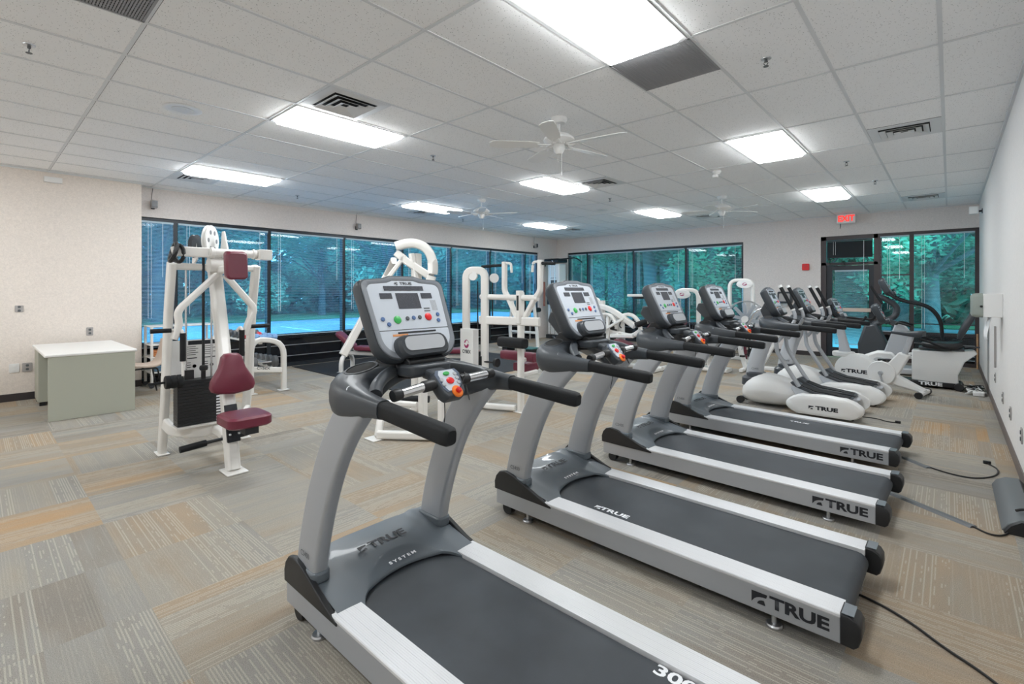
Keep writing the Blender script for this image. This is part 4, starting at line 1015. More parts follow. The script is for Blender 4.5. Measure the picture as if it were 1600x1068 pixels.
b = MB(); b.box(-5.14, -5.125, 1.19, 1.58, .60, 1.03); sh = b.build('shroud', 'white_plastic', m1, bevel=.004)
b = MB(); b.box(-5.1248, -5.124, 1.33, 1.57, .985, 1.022); b.box(-5.1248, -5.124, 1.31, 1.40, .86, .868); b.box(-5.1248, -5.124, 1.45, 1.55, .86, .868)
for yy in (1.32, 1.46):
    for q in range(5): b.box(-5.1248, -5.124, yy, yy+.07+.02*(q % 2), .965-q*.018, .970-q*.018)
    for q in range(3): b.box(-5.1248, -5.124, yy, yy+.03, .82-q*.02, .826-q*.02); b.lathe([(.012, 0), (.016, 0), (.016, .001), (.012, .001)], (-5.1248, yy+.06, .79), (1, 0, 0), n=10)
b.build('instruction_print', 'ink', sh, smooth=False)
b = MB(); b.cyl((-4.93, .99, .70), (-4.93, 1.12, .70), .010)
for k in range(3): b.lathe([(0, 0), (.052, 0), (.056, .006), (.056, .034), (.052, .04), (0, .04)], (-4.93, 1.11+k*.042, .70), (0, 1, 0))
b.build('roller', 'foam', m1)
b = MB(); b.bar([(-4.93, 1.19, .72), (-5.10, 1.19, .70)], .04, .05); b.build('roller_bracket', 'white', m1)
b = MB(); b.cyl((-4.62, 1.14, .19), (-4.62, 1.33, .205), .027); b.cyl((-4.62, 1.53, .215), (-4.62, 1.66, .225), .027); each(b, 'foot_roller', 'foam', m1)
b = MB(); b.cyl((-4.62, 1.30, .205), (-4.62, 1.55, .215), .014); b.build('foot_bar', 'black', m1)
text('CYBEX', .055, (-4.60, 1.515-.045-.005, .19), (1, 0, -.2), (.2, 0, 1), 'ink', m1, sx=1.1, bold=.001)

# M2 ------------------------------------------------------------
m2 = thing('weight_machine', 'white machine with curved top arch rising behind the nearest treadmill console', 'weight machine', (-4.5, 3.2, 0), world=True)
b = MB()
b.bar([(-4.22, 2.72, .05), (-3.72, 3.10, .05)], .07, .08); b.box(-4.34, -4.16, 2.64, 2.76, 0, .012); b.box(-3.78, -3.62, 3.04, 3.18, 0, .012)
b.bar([(-4.24, 2.74, .02), (-4.35, 2.86, .26), (-4.42, 2.94, .30)], .07, .07, .05)
b.bar([(-3.88, 3.02, .02), (-3.88, 3.02, .80), (-4.2, 3.25, 1.0)], .08, .08, .05, up=(1, 0, 0)); b.bar([(-3.72, 3.12, .02), (-3.72, 3.12, .40)], .06, .06, up=(1, 0, 0))
b.bar([(-3.80, 3.05, .10), (-4.9, 3.75, .08)], .07, .07); b.box(-5.0, -4.84, 3.68, 3.84, 0, .012)
b.bar([(-3.95, 3.0, .34), (-4.35, 2.82, .34)], .06, .05)
# mast, top arch
b.bar([(-4.75, 3.60, .05), (-4.75, 3.60, 1.60), (-4.78, 3.62, 1.92)], .10, .12, .05, up=(1, 0, 0))
b.build('frame', 'white', m2, bevel=.006)
b = MB()
D = V((.66, .75, 0))
arch = [V((-4.75, 3.50, 0))+D*q+V((0, 0, z)) for q, z in ((-.16, 2.00), (.0, 2.05), (.16, 2.02), (.26, 1.90), (.28, 1.72), (.24, 1.58))]
b.sweep(fillet(arch, .1), rrect(.10, .11, .3, 3)); b.bar([V((-4.75, 3.5, 1.93))-D*.16, V((-4.75, 3.5, 1.82))-D*.03, V((-4.75, 3.5, 1.66))+D*.22], .06, .09, .04)
b.bar([V((-4.75, 3.5, 1.90))-D*.05, V((-4.75, 3.5, 1.50))-D*.34], .06, .05); b.bar([V((-4.75, 3.5, 1.92))+D*.02, V((-4.75, 3.5, 1.50))+D*.10], .06, .05)
b.build('top_arch', 'white', m2, bevel=.005)
b = MB(); b.bar([(-4.95, 3.42, 1.84), (-5.25, 3.52, 1.66), (-5.3, 2.95, .72)], .07, .095, .0); b.build('press_arm', 'white', m2, bevel=.004)
b = MB(); b.lathe([(0, -.02), (.10, -.02), (.10, .02), (0, .02)], V((-4.75, 3.5, 1.42))+D*.22, (.75, -.66, 0), n=28); b.lathe([(0, -.02), (.08, -.02), (.08, .02), (0, .02)], V((-4.75, 3.5, 1.20))+D*.24, (.75, -.66, 0), n=28); each(b, 'pulley_wheel', 'white_plastic', m2)
b = MB(); pad(b, [((-4.50, 3.20, .74), (.66, .75, 0), (0, 0, 1), .30, .40), ((-4.46, 3.16, .74), (.66, .75, 0), (0, 0, 1), .32, .42), ((-4.42, 3.12, .74), (.66, .75, 0), (0, 0, 1), .28, .38)], .3); b.build('back_pad', 'burg', m2)
b = MB(); b.cyl((-4.30, 2.94, .36), (-3.98, 3.18, .36), .035); b.build('leg_roller', 'foam', m2)
b = MB(); b.bar([(-4.42, 3.15, .72), (-4.72, 3.55, .70)], .05, .06); b.build('pad_mount', 'white', m2)

# M4 ------------------------------------------------------------
m4 = thing('weight_machine', 'white rowing machine tower with red swirl mark and black chest roller', 'weight machine', (-4.3, 4.4, 0), world=True)
b = MB()
b.bar([(-4.66, 4.33, .02), (-4.66, 4.33, 1.74), (-4.43, 4.44, 1.74), (-4.43, 4.44, .02)], .10, .06, .10, up=(.4, -.9, 0))
b.bar([(-4.52, 4.40, .05), (-4.30, 4.30, .05), (-3.92, 4.46, .05)], .07, .07, .06); b.bar([(-4.72, 4.34, .04), (-4.52, 4.42, .04)], .08, .07)
b.bar([(-3.87, 4.50, .0), (-3.87, 4.50, 1.46)], .075, .075, up=(1, 0, 0)); b.box(-3.95, -3.79, 4.44, 4.56, 0, .012)
b.bar([(-4.52, 4.44, 1.10), (-3.58, 4.50, 1.11)], .05, .105); b.cyl((-4.52, 4.46, 1.40), (-3.60, 4.50, 1.39), .035)
b.build('frame', 'white', m4, bevel=.006)
b = MB(); b.box(-4.70, -4.46, 4.26, 4.36, .10, .99); sh = b.build('weight_shroud', 'white_plastic', m4, bevel=.006)
# swirl mark and lettering
b = MB()
for a0 in (0, PI):
    o = []
    for q in range(9): a = a0+.2+q*PI/9; o.append((.045*math.cos(a), .055*math.sin(a)))
    for q in range(9): a = a0+.2+(8-q)*PI/9; o.append((.026*math.cos(a)+.008*math.cos(a0), .034*math.sin(a)+.010))
    vs = [b.bm.verts.new((-4.58+x, 4.2595, .80+z)) for x, z in o]; b.bm.faces.new(vs)
b.build('emblem', 'inkmag', sh, smooth=False); text('CYBEX', .062, (-4.58, 4.2595, .70), (1, 0, 0), (0, 0, 1), 'ink', sh, sx=.8, bold=.002)
b = MB(); b.lathe([(0, -.015), (.06, -.015), (.055, 0), (.06, .015), (0, .015)], (-4.56, 4.36, 1.67), (.3, -1, 0), n=26); b.lathe([(0, -.015), (.06, -.015), (.055, 0), (.06, .015), (0, .015)], (-4.36, 4.54, 1.64), (.9, -.4, 0), n=26); each(b, 'pulley_wheel', 'white_plastic', m4)
b = MB(); b.cyl((-4.54, 4.42, .3), (-4.54, 4.42, 1.6), .008); b.cyl((-4.40, 4.55, 1.0), (-4.40, 4.55, 1.6), .01); b.build('cable', 'cord', m4)
b = MB()
for s, x0, x1 in ((-1, -4.14, -4.10), (1, -3.57, -3.62)):
    b.bar([(-3.87+s*.03, 4.50, 1.10), (x1+(.02 if s < 0 else -.02), 4.50, 1.40), (x0, 4.50, 1.47), (x0, 4.50, 1.84)], .06, .065, .05, up=(0, 1, 0))
b.bar([(-3.87, 4.48, 1.08), (-3.87, 4.48, 1.48)], .08, .08, up=(0, 1, 0)); b.build('press_arm', 'white', m4, bevel=.005)
b = MB(); b.box(-3.885, -3.855, 4.436, 4.441, 1.24, 1.42); b.build('slot', 'black', m4)
b = MB(); b.cyl((-4.14, 4.50, 1.80), (-4.52, 4.48, 1.79), .019); b.cyl((-3.56, 4.50, 1.80), (-3.36, 4.50, 1.79), .019); each(b, 'handle_grip', 'foam', m4)
b = MB(); b.tube([(-4.14, 4.50, 1.82), (-4.03, 4.50, 1.82), (-4.02, 4.50, 1.70)], .016, .04); b.tube([(-3.58, 4.50, 1.82), (-3.68, 4.50, 1.82), (-3.69, 4.50, 1.70)], .016, .04); each(b, 'curled_handle', 'white', m4)
b = MB(); S = [((x, 4.40, .855), (0, 1, 0), (0, 0, 1), .13, .12) for x in (-4.14, -3.72)]
S = [((-4.14, 4.42, .85), (0, 1, 0), (0, 0, 1), .11, .10), ((-4.13, 4.42, .85), (0, 1, 0), (0, 0, 1), .13, .12), ((-3.74, 4.42, .85), (0, 1, 0), (0, 0, 1), .13, .12), ((-3.73, 4.42, .85), (0, 1, 0), (0, 0, 1), .11, .10)]
loft_sections(b, S, .3, 4); b.build('chest_roller', 'foam', m4)
b = MB(); S = [((-4.35, 4.70, .645), (0, 1, 0), (0, 0, 1), .11, .09), ((-4.34, 4.70, .645), (0, 1, 0), (0, 0, 1), .13, .115), ((-3.82, 4.72, .645), (0, 1, 0), (0, 0, 1), .13, .115), ((-3.81, 4.72, .645), (0, 1, 0), (0, 0, 1), .11, .09)]
loft_sections(b, S, .3, 4); b.build('thigh_pad', 'burg', m4)
b = MB(); S = [((-4.19, 4.85, .50), (0, 1, 0), (0, 0, 1), .24, .09), ((-4.18, 4.85, .50), (0, 1, 0), (0, 0, 1), .28, .11), ((-3.98, 4.85, .50), (0, 1, 0), (0, 0, 1), .28, .11), ((-3.97, 4.85, .50), (0, 1, 0), (0, 0, 1), .24, .09)]
loft_sections(b, S, .25, 4); b.build('seat', 'burg', m4)
b = MB(); b.bar([(-3.90, 4.52, .62), (-3.95, 4.72, .62)], .05, .05); b.bar([(-3.90, 4.50, .44), (-3.95, 4.90, .44)], .05, .05); each(b, 'pad_mount', 'white', m4)
b = MB(); b.box(-4.505, -4.44, 4.385, 4.395, .50, .64); b.cyl((-4.44, 4.42, .57), (-4.28, 4.45, .57), .012); b.lathe([(.025, -.02), (.055, -.02), (.055, .02), (.025, .02)], (-4.24, 4.46, .57), (1, .1, 0)); b.build('adjuster', 'black', m4)

# chin and dip stand further back
cd = thing('dip_station', 'white open A-frame stand on the mat behind the rowing machine', 'weight machine', (-8.0, 9.3, 0), world=True)
b = MB()
for x, s in ((-8.45, -1), (-7.75, 1)):
    b.bar([(x+s*.10, 9.55, .0), (x+s*.10-.04, 9.55, .55), (x-.02, 9.52, 1.20), (x, 9.52, 1.35)], .07, .08, .15, up=(0, 1, 0)); b.bar([(x+s*.1, 9.1, .04), (x+s*.1, 9.9, .04)], .07, .07)
b.bar([(-8.5, 9.52, .42), (-7.7, 9.52, .42)], .06, .06); b.bar([(-8.46, 9.52, 1.32), (-7.74, 9.52, 1.32)], .06, .06); b.bar([(-8.1, 9.52, .42), (-8.1, 9.52, 1.32)], .06, .06, up=(1, 0, 0)); b.bar([(-8.1, 9.52, .62), (-7.95, 9.4, .62), (-7.8, 9.3, .78)], .04, .04, .04)
b.build('frame', 'white', cd, bevel=.004)
b = MB(); b.rbox((-8.1, 9.42, 1.05), (.30, .07, .38), r=.2, axis=1); b.build('back_pad', 'black', cd, bevel=.01)
st = thing('step_platform', 'low teal and black step platform on the floor behind the rowing machine', 'step platform', (-7.6, 8.9, 0), world=True)
b = MB(); b.box(-8.2, -7.2, 8.75, 9.1, .10, .13); b.build('top', 'teal', st, bevel=.02)
b = MB(); b.box(-8.15, -8.0, 8.77, 9.08, 0, .10); b.box(-7.4, -7.25, 8.77, 9.08, 0, .10); each(b, 'riser', 'black', st, bevel=.01)

# M5 cable column in the corner
m5 = thing('cable_machine', 'tall white cable column with black lat bar standing in the room corner', 'weight machine', (-9.0, 12.4, 0), world=True)
b = MB(); b.box(-9.30, -8.86, 12.10, 12.45, .12, 2.30); b.build('column', 'white_plastic', m5, bevel=.02)
b = MB(); b.box(-9.34, -8.82, 12.06, 12.5, .0, .12); b.bar([(-9.1, 12.1, .06), (-8.6, 11.55, .05)], .08, .06); b.bar([(-8.95, 12.1, .06), (-8.2, 11.85, .05)], .08, .06); b.build('base', 'dark', m5, bevel=.01)
b = MB(); b.box(-9.34, -8.80, 11.95, 12.46, 2.34, 2.46); b.build('pulley_head', 'black', m5, bevel=.03)
b = MB(); b.tube([(-9.75+.5, 11.9, 2.22), (-9.2, 11.9, 2.42), (-8.8, 11.9, 2.42), (-8.1, 11.9, 2.44), (-7.9, 11.9, 2.30)], .018, .1); b.build('lat_bar', 'foam', m5)
b = MB(); b.cyl((-9.0, 11.9, 2.42), (-9.0, 11.95, 2.40), .02); b.cyl((-9.0, 11.95, 2.35), (-9.0, 11.95, 2.42), .012); b.build('bar_hook', 'steel', m5)
b = MB(); b.box(-9.20, -8.98, 12.088, 12.098, 1.86, 1.875); b.box(-9.18, -8.95, 12.088, 12.098, 1.70, 1.80); b.build('instruction_print', 'inkgrey', m5, smooth=False)
b = MB(); b.box(-9.24, -9.14, 11.98, 12.09, 1.05, 1.55); b.box(-9.06, -8.93, 11.98, 12.09, .85, 1.45); b.tube([(-8.98, 11.98, 1.2), (-8.95, 11.95, .9), (-9.02, 11.95, .7)], .012); each(b, 'carriage', 'black', m5, bevel=.01)
b = MB(); b.cyl((-9.14, 12.03, .14), (-9.14, 12.03, 2.32), .012); b.cyl((-8.98, 12.03, .14), (-8.98, 12.03, 2.32), .012); each(b, 'guide_rod', 'chrome', m5)
b = MB(); b.box(-9.35, -9.28, 11.93, 11.95, 1.0, 1.75); b.build('strap', 'brownstrap', m5)
ks = thing('preacher_stool', 'small black padded stool on grey posts before the cable column', 'stool', (-9.35, 11.5, 0), world=True)
b = MB(); pad(b, [((-9.5, 11.4, .90), (0, 1, 0), (0, 0, 1), .26, .10), ((-9.46, 11.4, .90), (0, 1, 0), (0, 0, 1), .3, .14), ((-9.15, 11.4, .90), (0, 1, 0), (0, 0, 1), .3, .14), ((-9.11, 11.4, .90), (0, 1, 0), (0, 0, 1), .26, .1)]); b.build('seat', 'black', ks)
for x in (-9.44, -9.2): 
    b = MB(); b.cyl((x, 11.4, 0), (x, 11.4, .84), .03); b.build('leg', 'steel', ks)

# M6 leg machine
m6 = thing('weight_machine', 'white lever machine with sloping arm and burgundy seat between the second and third consoles', 'weight machine', (-4.6, 8.5, 0), world=True)
b = MB()
b.bar([(-5.35, 8.5, 1.12), (-5.22, 8.5, 1.17), (-4.95, 8.5, 1.10), (-4.45, 8.5, .80)], .10, .11, .15); b.bar([(-5.25, 8.5, .70), (-4.5, 8.5, .60), (-4.3, 8.5, .74)], .08, .09, .1)
b.build('lever_arm', 'white', m6, bevel=.005)
b = MB()
b.bar([(-5.25, 8.45, .02), (-5.25, 8.45, 1.05)], .08, .10, up=(1, 0, 0)); b.bar([(-5.0, 8.45, .02), (-5.0, 8.45, .98)], .07, .07, up=(1, 0, 0)); b.bar([(-4.78, 8.45, .02), (-4.78, 8.45, .66)], .07, .07, up=(1, 0, 0))
b.bar([(-5.3, 8.5, .05), (-3.9, 8.5, .05)], .09, .08); b.bar([(-5.3, 8.2, .04), (-5.3, 8.8, .04)], .08, .07); b.bar([(-3.95, 8.2, .04), (-3.95, 8.8, .04)], .08, .07)
arc = [(-4.62+.26*math.cos(a), 8.56, .72+.30*math.sin(a)) for a in [PI*q/10 for q in range(11)]]
b.sweep(arc, rrect(.07, .08, .3, 2), up=(0, 1, 0))
b.bar([(-4.15, 8.75, .02), (-4.15, 8.75, 1.38)], .16, .12, up=(1, 0, 0)); b.bar([(-4.35, 8.75, .85), (-4.2, 8.75, 1.15)], .12, .07, up=(1, 0, 0))
b.build('frame', 'white', m6, bevel=.006)
b = MB(); b.bar([(-4.70, 8.70, 1.385), (-4.15, 8.72, 1.385)], .08, .05); b.build('top_arm', 'white', m6, bevel=.004)
b = MB(); b.cyl((-4.35, 8.35, .83), (-4.22, 8.5, .90), .055); b.build('roller', 'foam', m6)
b = MB(); b.cyl((-4.55, 8.68, 1.34), (-4.35, 8.68, 1.34), .02); each(b, 'handle_grip', 'foam', m6)
b = MB(); pad(b, [((-4.72, 8.3, .52), (0, 1, 0), (.25, 0, 1), .26, .08), ((-4.70, 8.3, .51), (0, 1, 0), (.25, 0, 1), .30, .10), ((-4.26, 8.3, .38), (0, 1, 0), (.25, 0, 1), .30, .10), ((-4.23, 8.3, .37), (0, 1, 0), (.25, 0, 1), .26, .08)], .3); b.build('seat', 'burg', m6)
b = MB(); pad(b, [((-4.16, 8.3, .50), (0, 1, 0), (.8, 0, -.5), .28, .07), ((-4.02, 8.3, .78), (0, 1, 0), (.8, 0, -.5), .28, .08), ((-3.98, 8.3, .86), (0, 1, 0), (.8, 0, -.5), .22, .06)], .3); b.build('back_pad', 'burg', m6)
b = MB(); b.bar([(-4.5, 8.32, .08), (-4.5, 8.32, .42)], .06, .06, up=(1, 0, 0)); b.box(-5.2, -4.9, 8.5, 8.62, .1, .85); b.build('weight_stack', 'black', m6, bevel=.004)
b = MB()
for x in (-5.12, -4.9, -4.7):
    b.tube([(x, 8.42, .90), (x-.02, 8.40, .80), (x+.02, 8.40, .76)], .012, .02)
b.build('hooks', 'black', m6)

b = MB(); b.prism([(-5.30, .15), (-5.30, .95), (-5.05, 1.02), (-4.75, .88), (-4.72, .15)], 'y', 8.62, 8.66); b.build('side_panel', 'white_plastic', m6, bevel=.006)
b = MB(); b.sweep([(-5.02+.22*math.cos(a), 8.40, .78+.24*math.sin(a)) for a in [PI*q/10 for q in range(11)]], rrect(.06, .06, .3, 2), up=(0, 1, 0)); b.bar([(-5.2, 8.36, .62), (-4.6, 8.36, .95)], .05, .05); b.bar([(-4.9, 8.38, .60), (-4.42, 8.38, .62)], .06, .07); b.build('linkage', 'white', m6, bevel=.004)
b = MB(); b.lathe([(0, 0), (.12, 0), (.13, .02), (.12, .04), (0, .04)], (-5.33, 8.5, 1.22), (.3, -1, 0)); b.bar([(-5.33, 8.5, .1), (-5.33, 8.5, 1.2)], .07, .07, up=(1, 0, 0)); b.bar([(-5.18, 8.55, .9), (-5.18, 8.55, 1.28)], .12, .06, up=(1, 0, 0)); b.build('cam_wheel', 'white', m6)

# M7 arch towers with oval signs
def arch_tower(label, x0, x1, y, h, sx, seaty):
    t = thing('weight_machine', label, 'weight machine', ((x0+x1)/2, y, 0), 'white arch towers with oval signs', world=True)
    b = MB(); b.bar([(x0, y, .0), (x0, y, h), (x1, y, h), (x1, y, .0)], .07, .09, .16, up=(0, 1, 0)); b.bar([(x0-.05, y, .04), (x1+.05, y, .04)], .08, .08); b.bar([(x1, y-.4, .04), (x1, y+.3, .04)], .08, .08); b.build('frame', 'white', t, bevel=.006)
    b = MB(); b.lathe([(0, 0), (1, 0), (1.0, .8), (.96, 1), (0, 1)], (0, 0, 0), (0, 0, 1), n=32)
    for v in b.bm.verts: v.co = V((sx+v.co.x*.165, y-.05-v.co.z*.02, h-.085+v.co.y*.085))
    s = b.build('oval_sign', 'white_plastic', t)
    b = MB()
    for a0 in (0, PI):
        o = [(.05*math.cos(a0+.2+q*PI/9), .03*math.sin(a0+.2+q*PI/9)) for q in range(9)]+[(.03*math.cos(a0+.2+(8-q)*PI/9)+.01*math.cos(a0), .016*math.sin(a0+.2+(8-q)*PI/9)+.004) for q in range(9)]
        vs = [b.bm.verts.new((sx+px, y-.0715, h-.085+pz)) for px, pz in o]; b.bm.faces.new(vs)
    b.build('emblem', 'inkmag', s, smooth=False)
    b = MB(); 
    for k in (-.06, .12): b.cyl((sx+k, y, .2), (sx+k, y, h-.1), .012, n=8)
    each(b, 'guide_rod', 'chrome', t)
    b = MB(); b.box(sx-.10, sx+.16, y-.06, y+.06, .10, .52); b.build('weight_stack', 'black', t, bevel=.004)
    b = MB(); b.box(x0+.04, x1-.04, y-.09, y-.075, .10, .86); b.build('mesh_guard', 'clear', t, smooth=False)
    b = MB()
    for q in range(4): b.cyl((x0, y-.09, .15+q*.235), (x1, y-.09, .15+q*.235), .006, n=6)
    for q in range(3): xx = x0+(x1-x0)*(q+.5)/3; b.cyl((xx, y-.09, .10), (xx, y-.09, .86), .005, n=6)
    b.build('guard_wire', 'dark', t)
    b = MB(); X = sx+.05; pad(b, [((X-.10, y-.35, .52), (0, 1, 0), (.85, 0, -.4), .28, .06), ((X+.08, y-.35, .86), (0, 1, 0), (.85, 0, -.4), .30, .07), ((X+.10, y-.35, .90), (0, 1, 0), (.85, 0, -.4), .22, .05)], .3); b.build('back_pad', 'burg', t)
    b = MB(); pad(b, [((X+.0, y-.35, .42), (0, 1, 0), (0, 0, 1), .3, .08), ((X+.38, y-.35, .44), (0, 1, 0), (0, 0, 1), .3, .08)], .3); b.bar([(X+.05, y-.35, .0), (X+.05, y-.35, .4)], .06, .06, up=(1, 0, 0)); b.build('seat', 'burg', t)
arch_tower('white arch tower with oval sign between the third and fourth consoles', -4.08, -3.62, 9.5, 1.49, -3.92, 0)
arch_tower('taller white arch tower with oval sign standing by the bare back wall', -3.52, -3.06, 11.0, 1.70, -3.20, 0)
lw = thing('lever_bench', 'low white lever unit with black box body left of the fan bike', 'weight machine', (-3.5, 9.2, 0), world=True)
b = MB(); b.prism([(-3.62, .5), (-3.40, .70), (-3.30, .92), (-3.08, 1.0), (-3.05, .5)], 'y', 9.2, 9.26); b.bar([(-3.3, 9.2, .02), (-3.3, 9.2, .6)], .08, .08, up=(1, 0, 0)); b.bar([(-3.6, 9.2, .04), (-2.95, 9.2, .04)], .3, .07); b.build('frame', 'white', lw, bevel=.006)
b = MB(); b.box(-3.40, -3.08, 9.0, 9.2, .30, .76); b.build('body', 'black', lw, bevel=.01)

# adjustable bench on the mat and a second one
def bench(label, loc, rz):
    t = thing('weight_bench', label, 'weight bench', loc, 'burgundy weight benches', rz=rz)
    b = MB()
    for x, w in ((-.45, .26), (.35, .30)):
        arc = [(x, -w, .0), (x, -w, .22), (x, 0-.06, .32), (x, .06, .32), (x, w, .22), (x, w, .0)]
        b.sweep(fillet(arc, .14), rrect(.07, .07, .2, 2), up=(1, 0, 0))
        for s in (-1, 1): b.box(x-.06, x+.06, s*w-.05, s*w+.05, 0, .012)
    b.bar([(-.45, 0, .33), (.35, 0, .30)], .07, .07); b.bar([(-.25, 0, .33), (-.40, 0, .50)], .05, .05)
    b.build('frame', 'white', t, bevel=.005)
    b = MB(); pad(b, [((-.62, 0, .70), (0, 1, 0), (.6, 0, .8), .20, .06), ((-.58, 0, .67), (0, 1, 0), (.6, 0, .8), .27, .08), ((-.34, 0, .46), (0, 1, 0), (.6, 0, .8), .28, .08), ((-.31, 0, .43), (0, 1, 0), (.6, 0, .8), .24, .06)], .3); b.build('head_pad', 'burg', t)
    b = MB(); pad(b, [((-.28, 0, .42), (0, 1, 0), (0, 0, 1), .20, .06), ((-.24, 0, .42), (0, 1, 0), (0, 0, 1), .26, .08), ((.28, 0, .40), (0, 1, 0), (0, 0, 1), .26, .08), ((.32, 0, .40), (0, 1, 0), (0, 0, 1), .20, .06)], .3); b.build('seat', 'burg', t)
    b = MB(); b.cyl((.30, -.18, .36), (.30, .18, .36), .04); b.build('leg_roller', 'foam', t)
    return t
bench('burgundy bench with bent white legs on the black mat, left of the nearest console', (-7.95, 4.98, 0), math.radians(38))
bench('burgundy bench seen between the nearest console and the swirl-marked tower', (-6.45, 5.85, 0), math.radians(60))
tw = tag(MB().rbox((-7.77, 5.11, .455), (.35, .26, .035), Matrix.Rotation(.6, 3, 'Z'), r=.2).build('folded_towel', 'towelblue', bevel=.01), 'folded blue cloth lying on the burgundy bench', 'towel')

mt = tag(MB().box(-9.48, -5.95, 4.2, 8.3, .001, .010).build('floor_mat', 'rubber', smooth=False), 'large black rubber mat on the carpet along the left windows', 'mat')

# ------------------------------------------------------------------ dumbbell rack
rk = thing('dumbbell_rack', 'white dumbbell rack with arched end frame below the left windows', 'rack', (-8.1, 2.9, 0), world=True)
for x in (-7.36, -8.95):
    b = MB(); b.bar([(x, 2.68, .0), (x, 2.68, .80), (x, 3.14, .72), (x, 3.14, .0)], .075, .07, .20, up=(1, 0, 0)); b.bar([(x, 2.68, .36), (x, 3.14, .30)], .05, .08)
    b.box(x-.05, x+.05, 2.60, 2.76, 0, .012); b.box(x-.05, x+.05, 3.06, 3.22, 0, .012); b.build('end_frame', 'white', rk, bevel=.006)
for z, y0_, y1_ in ((.72, 2.80, 3.10), (.32, 2.74, 3.10)):
    b = MB(); 
    for y in (y0_+.02, y1_-.02): b.bar([(-8.93, y, z), (-7.38, y, z)], .05, .03)
    b.build('shelf', 'white', rk)
text('CYBEX', .05, (-7.334, 2.84, .36), (0, 1, -.13), (0, .13, 1), 'ink', rk, sx=1.2, bold=.001)
def dumbbell(x, y, z, r, L, m, lab, grp):
    t = thing('dumbbell', lab, 'dumbbell', (x, y, z), grp)
    MB().cyl((0, -L/2, 0), (0, L/2, 0), .014, n=10).build('handle', 'chrome' if m == 'dbgrey' else m, t)
    for s in (-1, 1):
        if m == 'dbgrey': MB().lathe([(0, 0), (r*.9, 0), (r, .006), (r, .05), (r*.9, .056), (r*.5, .056), (r*.5, .05), (0, .05)] , (0, s*(L/2-.05), 0), (0, s, 0), n=20).build('weight_head', m, t)
        else: MB().lathe([(0, 0), (r*.7, .0), (r, .02), (r, .045), (r*.7, .065), (0, .065)], (0, s*(L/2-.05), 0), (0, s, 0), n=6).build('weight_head', m, t)
    return t
ordn = ['first', 'second', 'third', 'fourth', 'fifth', 'sixth', 'seventh', 'eighth']
k = 0
for i in range(8):
    x = -7.50-i*.185
    if i < 3: dumbbell(x, 2.97, .788, .052, .22, 'dbblue', f'pale blue vinyl dumbbell on the upper rack shelf, {ordn[i]} from the arched front end', 'blue dumbbells')
    elif i == 3: dumbbell(x, 2.96, .788, .052, .22, 'dbred', 'single red vinyl dumbbell on the upper rack shelf', None)
    else: dumbbell(x, 2.95, .796, .060, .30, 'dbgrey', f'grey metal dumbbell on the upper rack shelf, {ordn[i-4]} beyond the red one', 'grey dumbbells on the upper shelf')
for i in range(8):
    x = -7.50-i*.185; r = .086-.003*i
    dumbbell(x, 2.92, .337+r, r, .34, 'dbgrey', f'grey metal dumbbell on the lower rack shelf, {ordn[i]} from the arched front end', 'grey dumbbells on the lower shelf')

# shelf cart by the window with cloths
ct = thing('shelf_cart', 'white open metal shelf cart at the left end of the window wall', 'shelf', (-9.15, 2.25, 0), world=True)
for x, y in ((-8.96, 1.85), (-8.96, 2.70), (-9.36, 1.85), (-9.36, 2.70)):
    b = MB(); b.bar([(x, y, .06), (x, y, .93)], .035, .035, up=(1, 0, 0)); b.build('post', 'white', ct)
b = MB()
for x, y in ((-8.96, 1.85), (-8.96, 2.70), (-9.36, 1.85), (-9.36, 2.70)): b.cyl((x-.012, y, .032), (x+.012, y, .032), .032, n=16)
each(b, 'caster', 'dark', ct)
for z in (.92, .64, .45, .22):
    b = MB(); b.box(-9.38, -8.94, 1.83, 2.72, z, z+.02); b.build('shelf', 'white', ct, bevel=.003)
for z, m, l in ((.47, 'towelorange', 'folded orange cloth on the white shelf cart'), (.24, 'towelblue', 'folded dark blue cloth low on the white shelf cart')):
    b = MB()
    for q in range(3): b.rbox((-9.10, 2.05, z+.018+q*.028), (.28, .34-.01*q, .026), r=.15)
    tag(b.build('folded_cloth', m, bevel=.008), l, 'cloth')

# ------------------------------------------------------------------ desk, chair
dk = thing('desk', 'small sage green metal desk with white top against the left wall', 'desk', (-8.4, .95, 0), world=True)
b = MB(); b.box(-9.12, -7.50, .56, 1.40, .725, .755); b.build('desktop', 'desktop', dk, bevel=.008)
b = MB(); b.box(-7.54, -7.51, .59, 1.38, .0, .725); b.build('front_panel', 'desk', dk, bevel=.004)
b = MB(); b.box(-9.10, -8.62, .585, 1.37, .05, .725); ped = b.build('drawer_pedestal', 'desk', dk, bevel=.004)
b = MB(); b.box(-9.08, -9.03, .60, .66, 0, .05); b.box(-8.70, -8.64, .60, .66, 0, .05); b.box(-9.08, -9.03, 1.29, 1.35, 0, .05); b.box(-8.70, -8.64, 1.29, 1.35, 0, .05); each(b, 'foot', 'black', ped)
b = MB(); b.box(-8.62, -7.54, 1.34, 1.37, .30, .725); b.build('modesty_panel', 'desk', dk, bevel=.003)
ch = thing('office_chair', 'tan plastic shell chair tucked behind the green desk', 'chair', (-8.6, 1.85, 0), world=True)
S = [((-8.60, 1.70, .46), (1, 0, 0), (0, .1, 1), .40, .03), ((-8.60, 1.95, .44), (1, 0, 0), (0, .1, 1), .42, .03), ((-8.60, 2.05, .50), (1, 0, 0), (0, -1, 1), .42, .03), ((-8.60, 2.10, .66), (1, 0, 0), (0, -1, .1), .40, .03), ((-8.60, 2.12, .80), (1, 0, 0), (0, -1, 0), .34, .03)]
